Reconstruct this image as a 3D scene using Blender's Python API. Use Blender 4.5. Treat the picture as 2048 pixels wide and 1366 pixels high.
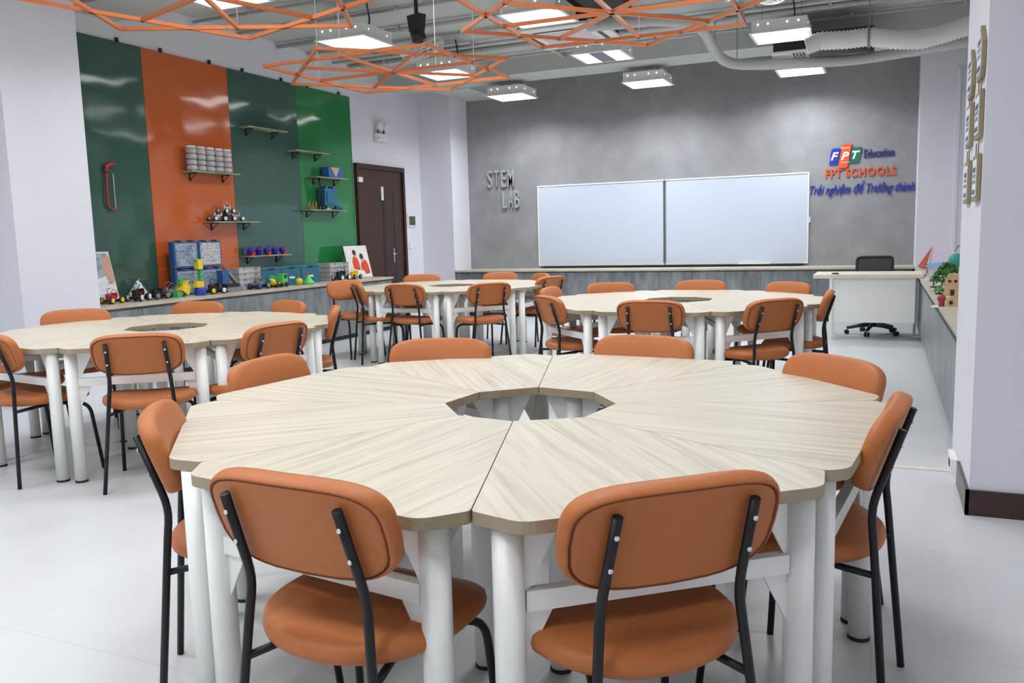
import bpy, bmesh, math, random
from mathutils import Vector, Matrix
random.seed(7)
PI = math.pi
R = math.radians
C = bpy.context.scene.collection
for o in list(bpy.data.objects): bpy.data.objects.remove(o, do_unlink=True)
S = bpy.context.scene

# ------------------------------------------------------------------ camera
F_PX, YAW, PITCH, ROLL, CAM_H = 1682.015, 0.41597, 0.12619, -0.02698, 1.29299
cyw, syw, cpt, spt = math.cos(YAW), math.sin(YAW), math.cos(PITCH), math.sin(PITCH)
FWD = Vector((-syw*cpt, cyw*cpt, -spt)); RT = Vector((cyw, syw, 0)); UP = RT.cross(FWD)
RR = RT*math.cos(ROLL) + UP*math.sin(ROLL); UU = -RT*math.sin(ROLL) + UP*math.cos(ROLL)
cam = bpy.data.cameras.new('camera'); co = bpy.data.objects.new('camera', cam); C.objects.link(co)
cam.sensor_width = 36; cam.lens = F_PX/2048*36; cam.clip_start = 0.05
m = Matrix((RR, UU, -FWD)).transposed().to_4x4(); m.translation = Vector((0, 0, CAM_H))
co.matrix_world = m
S.camera = co
def ray(px, py): return FWD + RR*((px-1024)/F_PX) - UU*((py-683)/F_PX)
def atz(px, py, z):
    d = ray(px, py); return Vector((0, 0, CAM_H)) + d*((z-CAM_H)/d.z)

# ------------------------------------------------------------------ light / exposure
w = bpy.data.worlds.new('world'); S.world = w; w.use_nodes = True
w.node_tree.nodes['Background'].inputs[0].default_value = (.8, .88, 1, 1)
w.node_tree.nodes['Background'].inputs[1].default_value = .4
S.view_settings.view_transform = 'Standard'; S.view_settings.look = 'None'
S.view_settings.exposure = 0.62; S.view_settings.gamma = 1
PANEL_E, LAMP_W, SPREAD = 3.4, 10.8, 142   # glow of the diffusers, watts and beam width of each ceiling lamp

# ------------------------------------------------------------------ materials
MATS = {}
def nmat(name):
    m = bpy.data.materials.new(name); m.use_nodes = True
    nt = m.node_tree; b = nt.nodes['Principled BSDF']; MATS[name] = m
    return m, nt, b
def simple(name, col, rough=.5, metal=0, var=.05, scale=30, bump=0, **kw):
    m, nt, b = nmat(name)
    tc = nt.nodes.new('ShaderNodeTexCoord'); n = nt.nodes.new('ShaderNodeTexNoise'); n.inputs['Scale'].default_value = scale
    nt.links.new(tc.outputs['Object'], n.inputs['Vector'])
    r = nt.nodes.new('ShaderNodeValToRGB')
    r.color_ramp.elements[0].position = .3; r.color_ramp.elements[1].position = .7
    r.color_ramp.elements[0].color = [c*(1-var) for c in col]+[1]; r.color_ramp.elements[1].color = [min(1, c*(1+var)) for c in col]+[1]
    nt.links.new(n.outputs['Fac'], r.inputs[0]); nt.links.new(r.outputs[0], b.inputs['Base Color'])
    b.inputs['Roughness'].default_value = rough; b.inputs['Metallic'].default_value = metal
    for k, v in kw.items(): b.inputs[k].default_value = v
    if bump:
        bp = nt.nodes.new('ShaderNodeBump'); bp.inputs['Strength'].default_value = bump; bp.inputs['Distance'].default_value = .002
        nt.links.new(n.outputs['Fac'], bp.inputs['Height']); nt.links.new(bp.outputs[0], b.inputs['Normal'])
    return m
def emit(name, col, s):
    m, nt, b = nmat(name)
    b.inputs['Base Color'].default_value = (*col, 1); b.inputs['Emission Color'].default_value = (*col, 1); b.inputs['Emission Strength'].default_value = s
    return m
WALL = simple('wall_paint', (.76, .76, .82), .6, 0, .01, 3)
PILL = WALL
CEIL = simple('ceiling_paint', (.55, .57, .55), .7, 0, .03, 2)
LEA = simple('tan_leather', (.455, .145, .042), .48, 0, .04, 60, .12, **{'Specular IOR Level': .35})
LEAB = simple('tan_leather_seam', (.24, .06, .013), .55, 0, .05, 60)
BLK = simple('black_metal', (.012, .012, .015), .38, .3)
BPL = simple('black_plastic', (.02, .02, .024), .45)
WMET = simple('white_powder_coat', (.84, .85, .82), .35, 0, .008)
RUB = simple('black_rubber', (.015, .015, .015), .7)
CHR = simple('chrome', (.75, .75, .75), .2, 1)
ALU = simple('aluminium', (.62, .63, .65), .35, .9)
ORM = simple('orange_frame_paint', (.60, .175, .055), .3, .25)
WBD = simple('whiteboard_enamel', (.56, .625, .735), .22, 0, .008, 4)
DKW = simple('dark_trim', (.02, .02, .022), .5)
BRN = simple('dark_brown_wood', (.045, .018, .013), .3, 0, .2, 12)
BRNP = simple('brown_door_panel', (.055, .024, .018), .35, 0, .2, 12)
GLSD = simple('door_glass_strip', (.03, .032, .04), .15)
CASE = simple('blue_case', (.03, .10, .28), .4)
TEAL = simple('teal_plastic', (.025, .15, .23), .4)
CLR = simple('clear_plastic', (.80, .82, .86), .2, 0, .25, 14, **{'Transmission Weight': .45})
MIL = simple('milky_plastic', (.30, .36, .46), .3, 0, .4, 22)
YEL = simple('yellow_plastic', (.85, .62, .03), .4)
GRN = simple('green_plastic', (.06, .42, .10), .4)
LIM = simple('lime_plastic', (.10, .60, .12), .4)
RED = simple('red_paint', (.50, .02, .035), .4)
ORG = simple('orange_plastic', (.80, .22, .04), .4)
BLU = simple('blue_plastic', (.03, .06, .45), .4)
PUR = simple('purple_plastic', (.05, .02, .28), .4)
GRY = simple('grey_plastic', (.22, .23, .25), .45)
WHT = simple('white_plastic', (.80, .80, .80), .4)
PNK = simple('lilac_paper', (.70, .62, .72), .8)
SKN = simple('printed_skin', (.60, .36, .26), .8)
HAR = simple('printed_hair', (.04, .03, .03), .8)
PRD = simple('printed_red', (.65, .07, .03), .8)
PBG = simple('printed_cream', (.78, .74, .68), .8, 0, .04, 8)
BEI = simple('beige_wood_model', (.60, .42, .24), .6)
LEAF = simple('leaf_green', (.05, .22, .04), .6, 0, .5, 40)
LEAF2 = simple('pale_leaf_green', (.20, .42, .16), .6, 0, .4, 40)
SIGNB = simple('sign_blue', (.025, .035, .42), .4)
SIGNN = simple('sign_navy', (.03, .04, .22), .4)
SIGNO = simple('sign_orange', (.75, .10, .03), .4)
SIGNG = simple('sign_green', (.01, .16, .09), .4)
STL = simple('brushed_letters', (.42, .43, .45), .45, .1)
DUCT = simple('flexible_duct_foil', (.86, .84, .83), .4, 0, .03)
PIPE = simple('grey_painted_pipe', (.52, .52, .51), .55)
GOLD = simple('plaque_wood', (.30, .25, .15), .5)
PAPER = simple('plaque_paper', (.75, .78, .84), .7, 0, .15, 25)
MESH = simple('dark_mesh', (.06, .055, .065), .7)
PANEL = emit('light_panel_glow', (.95, .97, 1.0), PANEL_E)
DOT = emit('light_hole_glow', (.95, .97, 1.0), 2.5)
def wood(name, a, b2, c2, sx=22, sy=1.6, rough=.38):
    m, nt, b = nmat(name)
    tc = nt.nodes.new('ShaderNodeTexCoord'); oi = nt.nodes.new('ShaderNodeObjectInfo')
    mp = nt.nodes.new('ShaderNodeMapping'); mp.inputs['Scale'].default_value = (sx, sy, 4)
    ad = nt.nodes.new('ShaderNodeVectorMath'); ad.operation = 'ADD'
    mu = nt.nodes.new('ShaderNodeVectorMath'); mu.operation = 'SCALE'; mu.inputs['Scale'].default_value = 37
    cb = nt.nodes.new('ShaderNodeCombineXYZ')
    nt.links.new(oi.outputs['Random'], cb.inputs[0]); nt.links.new(oi.outputs['Random'], cb.inputs[2]); nt.links.new(cb.outputs[0], mu.inputs[0])
    nt.links.new(tc.outputs['Object'], mp.inputs[0]); nt.links.new(mp.outputs[0], ad.inputs[0]); nt.links.new(mu.outputs[0], ad.inputs[1])
    n = nt.nodes.new('ShaderNodeTexNoise'); n.inputs['Scale'].default_value = 1.0; n.inputs['Detail'].default_value = 7; n.inputs['Roughness'].default_value = .62; n.inputs['Distortion'].default_value = .7
    nt.links.new(ad.outputs[0], n.inputs['Vector'])
    r = nt.nodes.new('ShaderNodeValToRGB'); e = r.color_ramp.elements
    e[0].position = .30; e[0].color = (*c2, 1); e[1].position = .62; e[1].color = (*a, 1)
    x = e.new(.46); x.color = (*b2, 1)
    nt.links.new(n.outputs['Fac'], r.inputs[0]); nt.links.new(r.outputs[0], b.inputs['Base Color'])
    b.inputs['Roughness'].default_value = rough
    return m
OAK = wood('light_oak_laminate', (.62, .57, .465), (.55, .495, .395), (.41, .36, .28), 44, 1.5)
OAKE = wood('oak_edge_band', (.40, .33, .22), (.34, .275, .18), (.24, .19, .12), 3, 3, .5)
OAKT = wood('worktop_oak', (.56, .50, .40), (.50, .44, .35), (.42, .36, .28), 3, 3, .4)
OAKW = wood('desk_maple', (.74, .70, .58), (.70, .65, .53), (.62, .57, .46), 3, 3, .4)
GWD = wood('shelf_wood', (.34, .36, .24), (.28, .30, .19), (.2, .2, .13), 3, 3, .5)
def concrete(name, lo, hi, sc, rough=.6, stretch=(1, 1, 1)):
    m, nt, b = nmat(name)
    tc = nt.nodes.new('ShaderNodeTexCoord'); mp = nt.nodes.new('ShaderNodeMapping'); mp.inputs['Scale'].default_value = stretch
    nt.links.new(tc.outputs['Object'], mp.inputs[0])
    n1 = nt.nodes.new('ShaderNodeTexNoise'); n1.inputs['Scale'].default_value = sc; n1.inputs['Detail'].default_value = 8; n1.inputs['Roughness'].default_value = .65
    nt.links.new(mp.outputs[0], n1.inputs['Vector'])
    r = nt.nodes.new('ShaderNodeValToRGB'); e = r.color_ramp.elements
    e[0].position = .3; e[0].color = (*lo, 1); e[1].position = .72; e[1].color = (*hi, 1)
    nt.links.new(n1.outputs['Fac'], r.inputs[0]); nt.links.new(r.outputs[0], b.inputs['Base Color'])
    b.inputs['Roughness'].default_value = rough
    return m
CONC = concrete('grey_concrete_wall', (.235, .24, .25), (.34, .345, .36), 2.2)
CEM = concrete('cement_laminate', (.10, .115, .125), (.30, .32, .33), 5, .35, (1.6, 1.6, .5))
# floor: pale vinyl tiles with hairline joints
m, nt, b = nmat('floor_vinyl'); FLOOR = m
tc = nt.nodes.new('ShaderNodeTexCoord'); br = nt.nodes.new('ShaderNodeTexBrick')
br.offset = 0; br.inputs['Scale'].default_value = 1; br.inputs['Brick Width'].default_value = .9; br.inputs['Row Height'].default_value = .9; br.inputs['Mortar Size'].default_value = .0025
br.inputs['Color1'].default_value = (.575, .59, .60, 1); br.inputs['Color2'].default_value = (.59, .605, .615, 1); br.inputs['Mortar'].default_value = (.50, .52, .52, 1)
nt.links.new(tc.outputs['Object'], br.inputs['Vector']); nt.links.new(br.outputs['Color'], b.inputs['Base Color']); b.inputs['Roughness'].default_value = .28
n = nt.nodes.new('ShaderNodeTexNoise'); n.inputs['Scale'].default_value = 3; mr = nt.nodes.new('ShaderNodeMapRange'); mr.inputs['To Min'].default_value = .22; mr.inputs['To Max'].default_value = .42
nt.links.new(tc.outputs['Object'], n.inputs['Vector']); nt.links.new(n.outputs['Fac'], mr.inputs[0]); nt.links.new(mr.outputs[0], b.inputs['Roughness'])
# glossy perforated pegboard
def peg(name, col):
    m, nt, b = nmat(name)
    L = nt.links.new
    tc = nt.nodes.new('ShaderNodeTexCoord'); sp = nt.nodes.new('ShaderNodeSeparateXYZ'); L(tc.outputs['Object'], sp.inputs[0])
    def wave(sock):
        a = nt.nodes.new('ShaderNodeMath'); a.operation = 'MULTIPLY'; a.inputs[1].default_value = 2*PI/.027; L(sock, a.inputs[0])
        s = nt.nodes.new('ShaderNodeMath'); s.operation = 'SINE'; L(a.outputs[0], s.inputs[0]); return s.outputs[0]
    wy, wz = wave(sp.outputs[1]), wave(sp.outputs[2])
    ad = nt.nodes.new('ShaderNodeMath'); ad.operation = 'ADD'; L(wy, ad.inputs[0]); L(wz, ad.inputs[1])
    mr = nt.nodes.new('ShaderNodeMapRange'); mr.inputs['From Min'].default_value = .9; mr.inputs['From Max'].default_value = 1.2; L(ad.outputs[0], mr.inputs[0])
    mx = nt.nodes.new('ShaderNodeMix'); mx.data_type = 'RGBA'; L(mr.outputs[0], mx.inputs[0])
    mx.inputs[6].default_value = (*col, 1); mx.inputs[7].default_value = (*[c*.62 for c in col], 1); L(mx.outputs[2], b.inputs['Base Color'])
    n = nt.nodes.new('ShaderNodeTexNoise'); n.inputs['Scale'].default_value = 1.1; n.inputs['Detail'].default_value = 1; L(tc.outputs['Object'], n.inputs['Vector'])
    bp = nt.nodes.new('ShaderNodeBump'); bp.inputs['Strength'].default_value = .8; bp.inputs['Distance'].default_value = .05; L(n.outputs['Fac'], bp.inputs['Height']); L(bp.outputs[0], b.inputs['Normal'])
    b.inputs['Roughness'].default_value = .09
    b.inputs['Specular IOR Level'].default_value = .65
    return m
PEG_DG = peg('pegboard_dark_green', (.045, .115, .085))
PEG_OR = peg('pegboard_orange', (.62, .13, .025))
PEG_GR = peg('pegboard_green', (.025, .22, .06))

# ------------------------------------------------------------------ geometry helpers
class MB:
    def __init__(s): s.v = []; s.f = []; s.m = []; s.sm = []
    def add(s, vs, fs, mi=0, smooth=False, M=None):
        o = len(s.v)
        s.v += [tuple(M @ Vector(p)) if M else tuple(p) for p in vs]
        for f in fs: s.f.append([o+i for i in f]); s.m.append(mi); s.sm.append(smooth)
        return s
    def box(s, a, b, mi=0, M=None):
        x0, y0, z0 = a; x1, y1, z1 = b
        v = [(x0, y0, z0), (x1, y0, z0), (x1, y1, z0), (x0, y1, z0), (x0, y0, z1), (x1, y0, z1), (x1, y1, z1), (x0, y1, z1)]
        return s.add(v, [(0, 3, 2, 1), (4, 5, 6, 7), (0, 1, 5, 4), (1, 2, 6, 5), (2, 3, 7, 6), (3, 0, 4, 7)], mi, False, M)
    def cbox(s, c, d, mi=0, M=None):
        return s.box([c[i]-d[i]/2 for i in range(3)], [c[i]+d[i]/2 for i in range(3)], mi, M)
    def prism(s, pts, z0, z1, mi=0, side=None, M=None, smooth=False):
        n = len(pts)
        v = [(p[0], p[1], z0) for p in pts] + [(p[0], p[1], z1) for p in pts]
        s.add(v, [list(range(n))[::-1], list(range(n, 2*n))], mi, False, M)
        s.add(v, [(i, (i+1) % n, n+(i+1) % n, n+i) for i in range(n)], mi if side is None else side, smooth, M)
        return s
    def rings(s, rs, mi=0, smooth=True, caps=True, M=None):
        n = len(rs[0]); v = [p for r in rs for p in r]; f = []
        for k in range(len(rs)-1):
            for i in range(n):
                j = (i+1) % n; f.append((k*n+i, k*n+j, (k+1)*n+j, (k+1)*n+i))
        s.add(v, f, mi, smooth, M)
        if caps:
            s.add(rs[0], [list(range(n))[::-1]], mi, False, M); s.add(rs[-1], [list(range(n))], mi, False, M)
        return s
    def lathe(s, prof, n=20, c=(0, 0, 0), axis='z', mi=0, M=None, smooth=True):
        rs = []
        for r, h in prof:
            ring = []
            for i in range(n):
                a = 2*PI*i/n; x, y = r*math.cos(a), r*math.sin(a)
                p = (x, y, h) if axis == 'z' else ((h, x, y) if axis == 'x' else (y, h, x))
                ring.append((p[0]+c[0], p[1]+c[1], p[2]+c[2]))
            rs.append(ring)
        return s.rings(rs, mi, smooth, True, M)
    def cyl(s, a, b, r, n=12, mi=0, r2=None, M=None): return s.tube([a, b], r, n, mi, M=M, radii=[r, r2 if r2 is not None else r])
    def tube(s, path, r, n=8, mi=0, closed=False, M=None, radii=None, square=False):
        P = [Vector(p) for p in path]; rs = []; up = None
        for i, p in enumerate(P):
            if closed: t = (P[(i+1) % len(P)]-P[i-1]).normalized()
            elif i == 0: t = (P[1]-P[0]).normalized()
            elif i == len(P)-1: t = (P[-1]-P[-2]).normalized()
            else: t = ((P[i+1]-p).normalized()+(p-P[i-1]).normalized()).normalized()
            if up is None:
                up = Vector((0, 0, 1)) if abs(t.z) < .9 else Vector((0, 1, 0))
            u = (up - t*up.dot(t)).normalized(); w_ = t.cross(u); up = u
            rr = radii[i] if radii else r
            off = PI/4 if square else 0
            rs.append([tuple(p + u*rr*math.cos(2*PI*k/n+off) + w_*rr*math.sin(2*PI*k/n+off)) for k in range(n)])
        if closed: rs.append(rs[0])
        return s.rings(rs, mi, not square, not closed, M)
    def ball(s, c, r, n=10, mi=0, sc=(1, 1, 1), M=None):
        rs = []
        for k in range(1, n//2+3):
            a = PI*k/(n//2+3)
            rs.append([(c[0]+sc[0]*r*math.sin(a)*math.cos(2*PI*i/n), c[1]+sc[1]*r*math.sin(a)*math.sin(2*PI*i/n), c[2]-sc[2]*r*math.cos(a)) for i in range(n)])
        return s.rings(rs, mi, True, True, M)
    def build(s, name, mats, parent=None, loc=None, bevel=0):
        me = bpy.data.meshes.new(name); me.from_pydata(s.v, [], s.f)
        if not isinstance(mats, (list, tuple)): mats = [mats]
        for x in mats: me.materials.append(x)
        me.polygons.foreach_set('material_index', s.m); me.polygons.foreach_set('use_smooth', s.sm)
        me.update()
        bm = bmesh.new(); bm.from_mesh(me); bmesh.ops.remove_doubles(bm, verts=bm.verts, dist=1e-5); bmesh.ops.recalc_face_normals(bm, faces=bm.faces); bm.to_mesh(me); bm.free()
        o = bpy.data.objects.new(name, me); C.objects.link(o)
        if parent: o.parent = parent
        if loc: o.location = loc
        if bevel:
            b = o.modifiers.new('bevel', 'BEVEL'); b.width = bevel; b.segments = 2; b.limit_method = 'ANGLE'; b.angle_limit = R(40)
        return o
def tag(o, label, cat, group=None, kind=None):
    o['label'] = label; o['category'] = cat
    if group: o['group'] = group
    if kind: o['kind'] = kind
    return o
def thing(name, label, cat, loc=(0, 0, 0), rz=0, group=None):
    o = bpy.data.objects.new(name, None); C.objects.link(o); o.location = loc; o.rotation_euler = (0, 0, rz); o.empty_display_size = .1
    return tag(o, label, cat, group)
def struct(name, mb, mat, bevel=0):
    o = mb.build(name, mat, bevel=bevel); o['kind'] = 'structure'; return o
def copy_tree(o, parent=None):
    c = o.copy(); C.objects.link(c); c.parent = parent
    for ch in list(o.children): copy_tree(ch, c)
    return c
def Mt(loc=(0, 0, 0), rz=0, rx=0, ry=0): return Matrix.Translation(loc) @ Matrix.Rotation(rz, 4, 'Z') @ Matrix.Rotation(ry, 4, 'Y') @ Matrix.Rotation(rx, 4, 'X')

# ------------------------------------------------------------------ room shell
XL, XR, YB, YF, SLAB = -6.95, 1.05, 12.8, -4.0, 3.73
RTOPZ = .691
struct('floor', MB().box((XL-.2, YF-.2, -.1), (XR+.2, YB+.2, 0)), FLOOR)
struct('ceiling', MB().box((XL-.2, YF-.2, SLAB), (XR+.2, YB+.2, SLAB+.15)), CEIL)
struct('wall_left', MB().box((XL-.15, YF, 0), (XL, YB+.15, SLAB)), WALL)
struct('wall_right', MB().box((XR, YF, 0), (XR+.15, YB+.15, SLAB)), WALL)
struct('wall_front', MB().box((XL, YF-.15, 0), (XR, YF, SLAB)), WALL)
struct('wall_back', MB().box((XL, YB, 0), (XR, YB+.15, SLAB)), CONC)
# pillars on the two long sides
struct('wall_pillar_left_near', MB().box((XL, 4.58, 0), (-6.30, 5.31, SLAB)), PILL)
struct('wall_pillar_left_back', MB().box((XL, 12.2, 0), (-6.37, YB, SLAB)), PILL)
struct('wall_pillar_right_near', MB().box((.38, 4.13, 0), (XR, 5.12, SLAB)), PILL)
struct('wall_pillar_right_back', MB().box((.39, 12.2, 0), (XR, YB, SLAB)), PILL)
# ceiling beams
struct('trim_1', MB().box((XL, 5.70, 3.46), (XR, 6.30, SLAB)), CEIL)
struct('trim_2', MB().box((XL, 11.06, 3.50), (XR, 11.66, SLAB)), CEIL)
struct('trim_3', MB().box((-.72, 11.66, 3.50), (.39, YB, SLAB)), CEIL)
struct('trim_4', MB().box((-6.37, 11.66, 3.49), (-5.75, YB, SLAB)), CEIL)
struct('trim_5', MB().box((XL, .5, 3.46), (XR, 1.1, SLAB)), CEIL)
struct('baseboard_pillar_front', MB().box((.365, 4.115, 0), (XR, 4.13, .115)), BRN)
struct('baseboard_pillar_side', MB().box((.365, 4.115, 0), (.38, 4.62, .115)), BRN)

struct('trim_6', MB().box((.80, 12.16, RTOPZ), (.84, 12.199, 3.2)), WALL)
# conduits under the slab
ys = [6.75, 7.35, 8.05, 8.75, 9.35, 9.9, 10.3, 10.8]
for i, y in enumerate(ys):
    z = SLAB-.03-(.02 if i % 2 else 0); r = .018 if i % 3 else .026
    mb = MB().cyl((XL+.02, y, z), (XR-.02, y, z), r, 8)
    for x in [XL+.6+1.15*k for k in range(7)]: mb.cbox((x+.2*(i % 3), y, z+.012), (.03, r*2.6, r*2+.02))
    nth = ['first', 'second', 'third', 'fourth', 'fifth', 'sixth', 'seventh', 'eighth'][i]
    tag(mb.build('ceiling_conduit', PIPE), 'grey painted pipe across the ceiling slab, %s between the front beam and the back beam' % nth, 'pipe', 'pipes running across the ceiling')
for k, (x, y, l) in enumerate([(-1.5, 8.2, 1.9), (-4.0, 9.9, 1.5)]):
    tag(MB().cyl((x, y, SLAB-.07), (x, y+l, SLAB-.07), .02, 8).build('ceiling_conduit', PIPE), ['thin grey pipe running lengthwise beneath the cross pipes, right of the air conditioner', 'thin grey pipe running lengthwise beneath the cross pipes, left of the air conditioner'][k], 'pipe')

# ------------------------------------------------------------------ counters and cabinets
def door_leaf(mb_name, a, b, parent, axis):
    d = MB().box(a, b).build('door', CEM, parent, bevel=.002); return d
def cabinet(face, u0, u1, top, label, group, depth=.55, ndoor=2):
    # face: 'x+' left counter (front plane x=-6.35), 'x-' right counter (front x=.40), 'y-' back counter (front y=12.2)
    t = thing('cabinet', label, 'cabinet', (0, 0, 0), 0, group)
    g = .004
    def bx(mb, u0, u1, d0, d1, z0, z1):
        if face == 'x+': return mb.box((-6.35-d1, u0, z0), (-6.35-d0, u1, z1))
        if face == 'x-': return mb.box((.40+d0, u0, z0), (.40+d1, u1, z1))
        return mb.box((u0, 12.2+d0, z0), (u1, 12.2+d1, z1))
    t.location = {'x+': (-6.35-depth/2, (u0+u1)/2, 0), 'x-': (.40+depth/2, (u0+u1)/2, 0), 'y-': ((u0+u1)/2, 12.2+depth/2, 0)}[face]
    parts = [bx(MB(), u0+.001, u1-.001, .02, depth, .06, top-.001).build('body', CEM), bx(MB(), u0+.001, u1-.001, .05, depth, 0, .06).build('plinth', DKW)]
    for k in range(ndoor):
        a = u0+(u1-u0)*k/ndoor; b_ = u0+(u1-u0)*(k+1)/ndoor
        parts.append(bx(MB(), a+g/2, b_-g/2, 0, .018, .06, top-.022).build('door', CEM, bevel=.0015))
    for p in parts:
        p.parent = t; p.location = -t.location
    return t
nm = ['first', 'second', 'third', 'fourth', 'fifth', 'sixth', 'seventh', 'eighth']
LT, RTOP, BT = .722, .665, .712
n = 5
for k in range(n):
    a = 5.32 + (10.22-5.32)*k/n
    cabinet('x+', a, 5.32+(10.22-5.32)*(k+1)/n, LT, 'cement-look cabinet under the pegboard counter, %s counting from the left pillar toward the door' % nm[k], 'cabinets under the pegboard counter')
n = 7
for k in range(n):
    a = -6.36 + 6.72*k/n
    cabinet('y-', a, -6.36+6.72*(k+1)/n, BT, 'cement-look cabinet beneath the whiteboard wall counter, %s from its left end' % nm[k], 'cabinets under the whiteboard wall counter', .58)
n = 7
for k in range(n):
    a = 5.2 + (12.18-5.2)*k/n
    cabinet('x-', a, 5.2+(12.18-5.2)*(k+1)/n, RTOP, 'cement-look cabinet along the right side counter, %s counting back from the framed-plaque pillar' % nm[k], 'cabinets along the right side counter')
tag(MB().box((XL+.005, 5.315, LT), (-6.335, 10.25, LT+.028)).build('counter_top', OAKT, bevel=.002), 'long pale oak worktop along the left wall below the coloured pegboards', 'worktop')
tag(MB().box((-6.365, 12.18, BT), (.385, YB-.003, BT+.028)).build('counter_top', OAKT, bevel=.002), 'long pale oak worktop along the grey wall below the whiteboard', 'worktop')
tag(MB().box((.385, 5.13, RTOP), (XR-.003, 12.178, RTOP+.025)).build('counter_top', OAKT, bevel=.002), 'pale oak worktop on the right side holding paper and plant models', 'worktop')
mb = MB().box((.385, 5.128, RTOP-.03), (.392, 12.17, RTOP)); tag(mb.build('edge_strip', DKW), 'thin black edge strip under the right side oak worktop', 'strip')

# ------------------------------------------------------------------ pegboards
bounds = [(5.32, 6.585, PEG_DG, 'dark green glossy perforated pegboard at the left end of the wall, holding the red hacksaw'),
          (6.585, 7.815, PEG_OR, 'orange glossy perforated pegboard on the left wall'),
          (7.815, 9.05, PEG_DG, 'dark green glossy perforated pegboard between the orange and the bright green boards'),
          (9.05, 10.26, PEG_GR, 'bright green glossy perforated pegboard next to the brown door')]
PZ1 = 3.275
for a, b_, mt, lab in bounds:
    t = thing('pegboard', lab, 'pegboard', (XL+.011, (a+b_)/2, LT+.03), 0, 'pegboards on the left wall')
    MB().box((-.010, -(b_-a)/2+.002, 0), (.006, (b_-a)/2-.002, PZ1-LT-.03)).build('board', mt, t)
    for yy in (-.35, .35):
        MB().box((-.006, yy-.015, PZ1-LT-.034), (.016, yy+.015, PZ1-LT-.012+.02)).build('clip', BPL, t)

def wall_shelf(y0, y1, z, label):
    t = thing('wall_shelf', label, 'shelf', (XL+.018, (y0+y1)/2, z), 0, 'small shelves hung on the pegboards')
    h = (y1-y0)/2
    MB().box((.002, -h, -.016), (.155, h, 0)).build('plank', GWD, t, bevel=.002)
    for s_ in (-1, 1):
        yy = s_*(h-.12)
        mb = MB().box((.0, yy-.008, -.10), (.008, yy+.008, -.016)).box((.0, yy-.008, -.024), (.11, yy+.008, -.016))
        mb.tube([(.004, yy, -.095), (.1, yy, -.02)], .005, 4)
        mb.build('bracket', BLK, t)
    return t
SH = dict(jar=(7.01, 7.75, 2.07), car=(7.28, 8.05, 1.53), pur=(7.83, 8.60, 1.13), e1=(7.95, 8.66, 2.635), e2=(8.80, 9.50, 2.43), box=(9.20, 9.90, 2.12), cam=(9.02, 9.84, 1.69))
wall_shelf(*SH['jar'], 'narrow shelf on the orange pegboard holding clear jars')
wall_shelf(*SH['car'], 'narrow shelf between orange and dark green boards holding small robot cars')
wall_shelf(*SH['pur'], 'narrow shelf low on the dark green board holding purple robots')
wall_shelf(*SH['e1'], 'empty narrow shelf high on the dark green board')
wall_shelf(*SH['e2'], 'empty narrow shelf at the left edge of the bright green board')
wall_shelf(*SH['box'], 'narrow shelf on the bright green board holding a blue box with a brown triangle')
wall_shelf(*SH['cam'], 'narrow shelf on the bright green board holding the blue printer kit')

# hacksaw
t = thing('hacksaw', 'red hacksaw hanging on the leftmost dark green pegboard', 'saw', (XL+.045, 6.06, 1.86))
MB().tube([(0, -.035, .17), (0, -.045, .05), (0, -.055, -.15), (0, -.04, -.20), (0, .02, -.215), (0, .035, -.20)], .011, 8).build('saw_frame', RED, t)
MB().tube([(0, -.045, .14), (0, -.03, .20), (0, .03, .225), (0, .055, .215)], .02, 8).build('handle', RED, t)
MB().box((-.003, .032, -.2), (.003, .042, .13)).build('blade', ALU, t)

# jars on shelf
y0 = SH['jar'][0]
for k in range(5):
    yy = y0+.075+.135*k
    t = thing('storage_jar', 'clear ribbed storage tower on the orange pegboard shelf, %s from the left' % nm[k], 'jar', (XL+.018+.085, yy, 2.071), 0, 'clear storage towers on the pegboard shelf')
    mb = MB()
    for q in range(4):
        mb.lathe([(.045, .06*q+.002), (.058, .06*q+.012), (.058, .06*q+.045), (.046, .06*q+.058)], 12)
    mb.build('body', CLR, t)
    MB().lathe([(.05, .24), (.052, .262), (.02, .268)], 12).build('lid', WHT, t)

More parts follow.
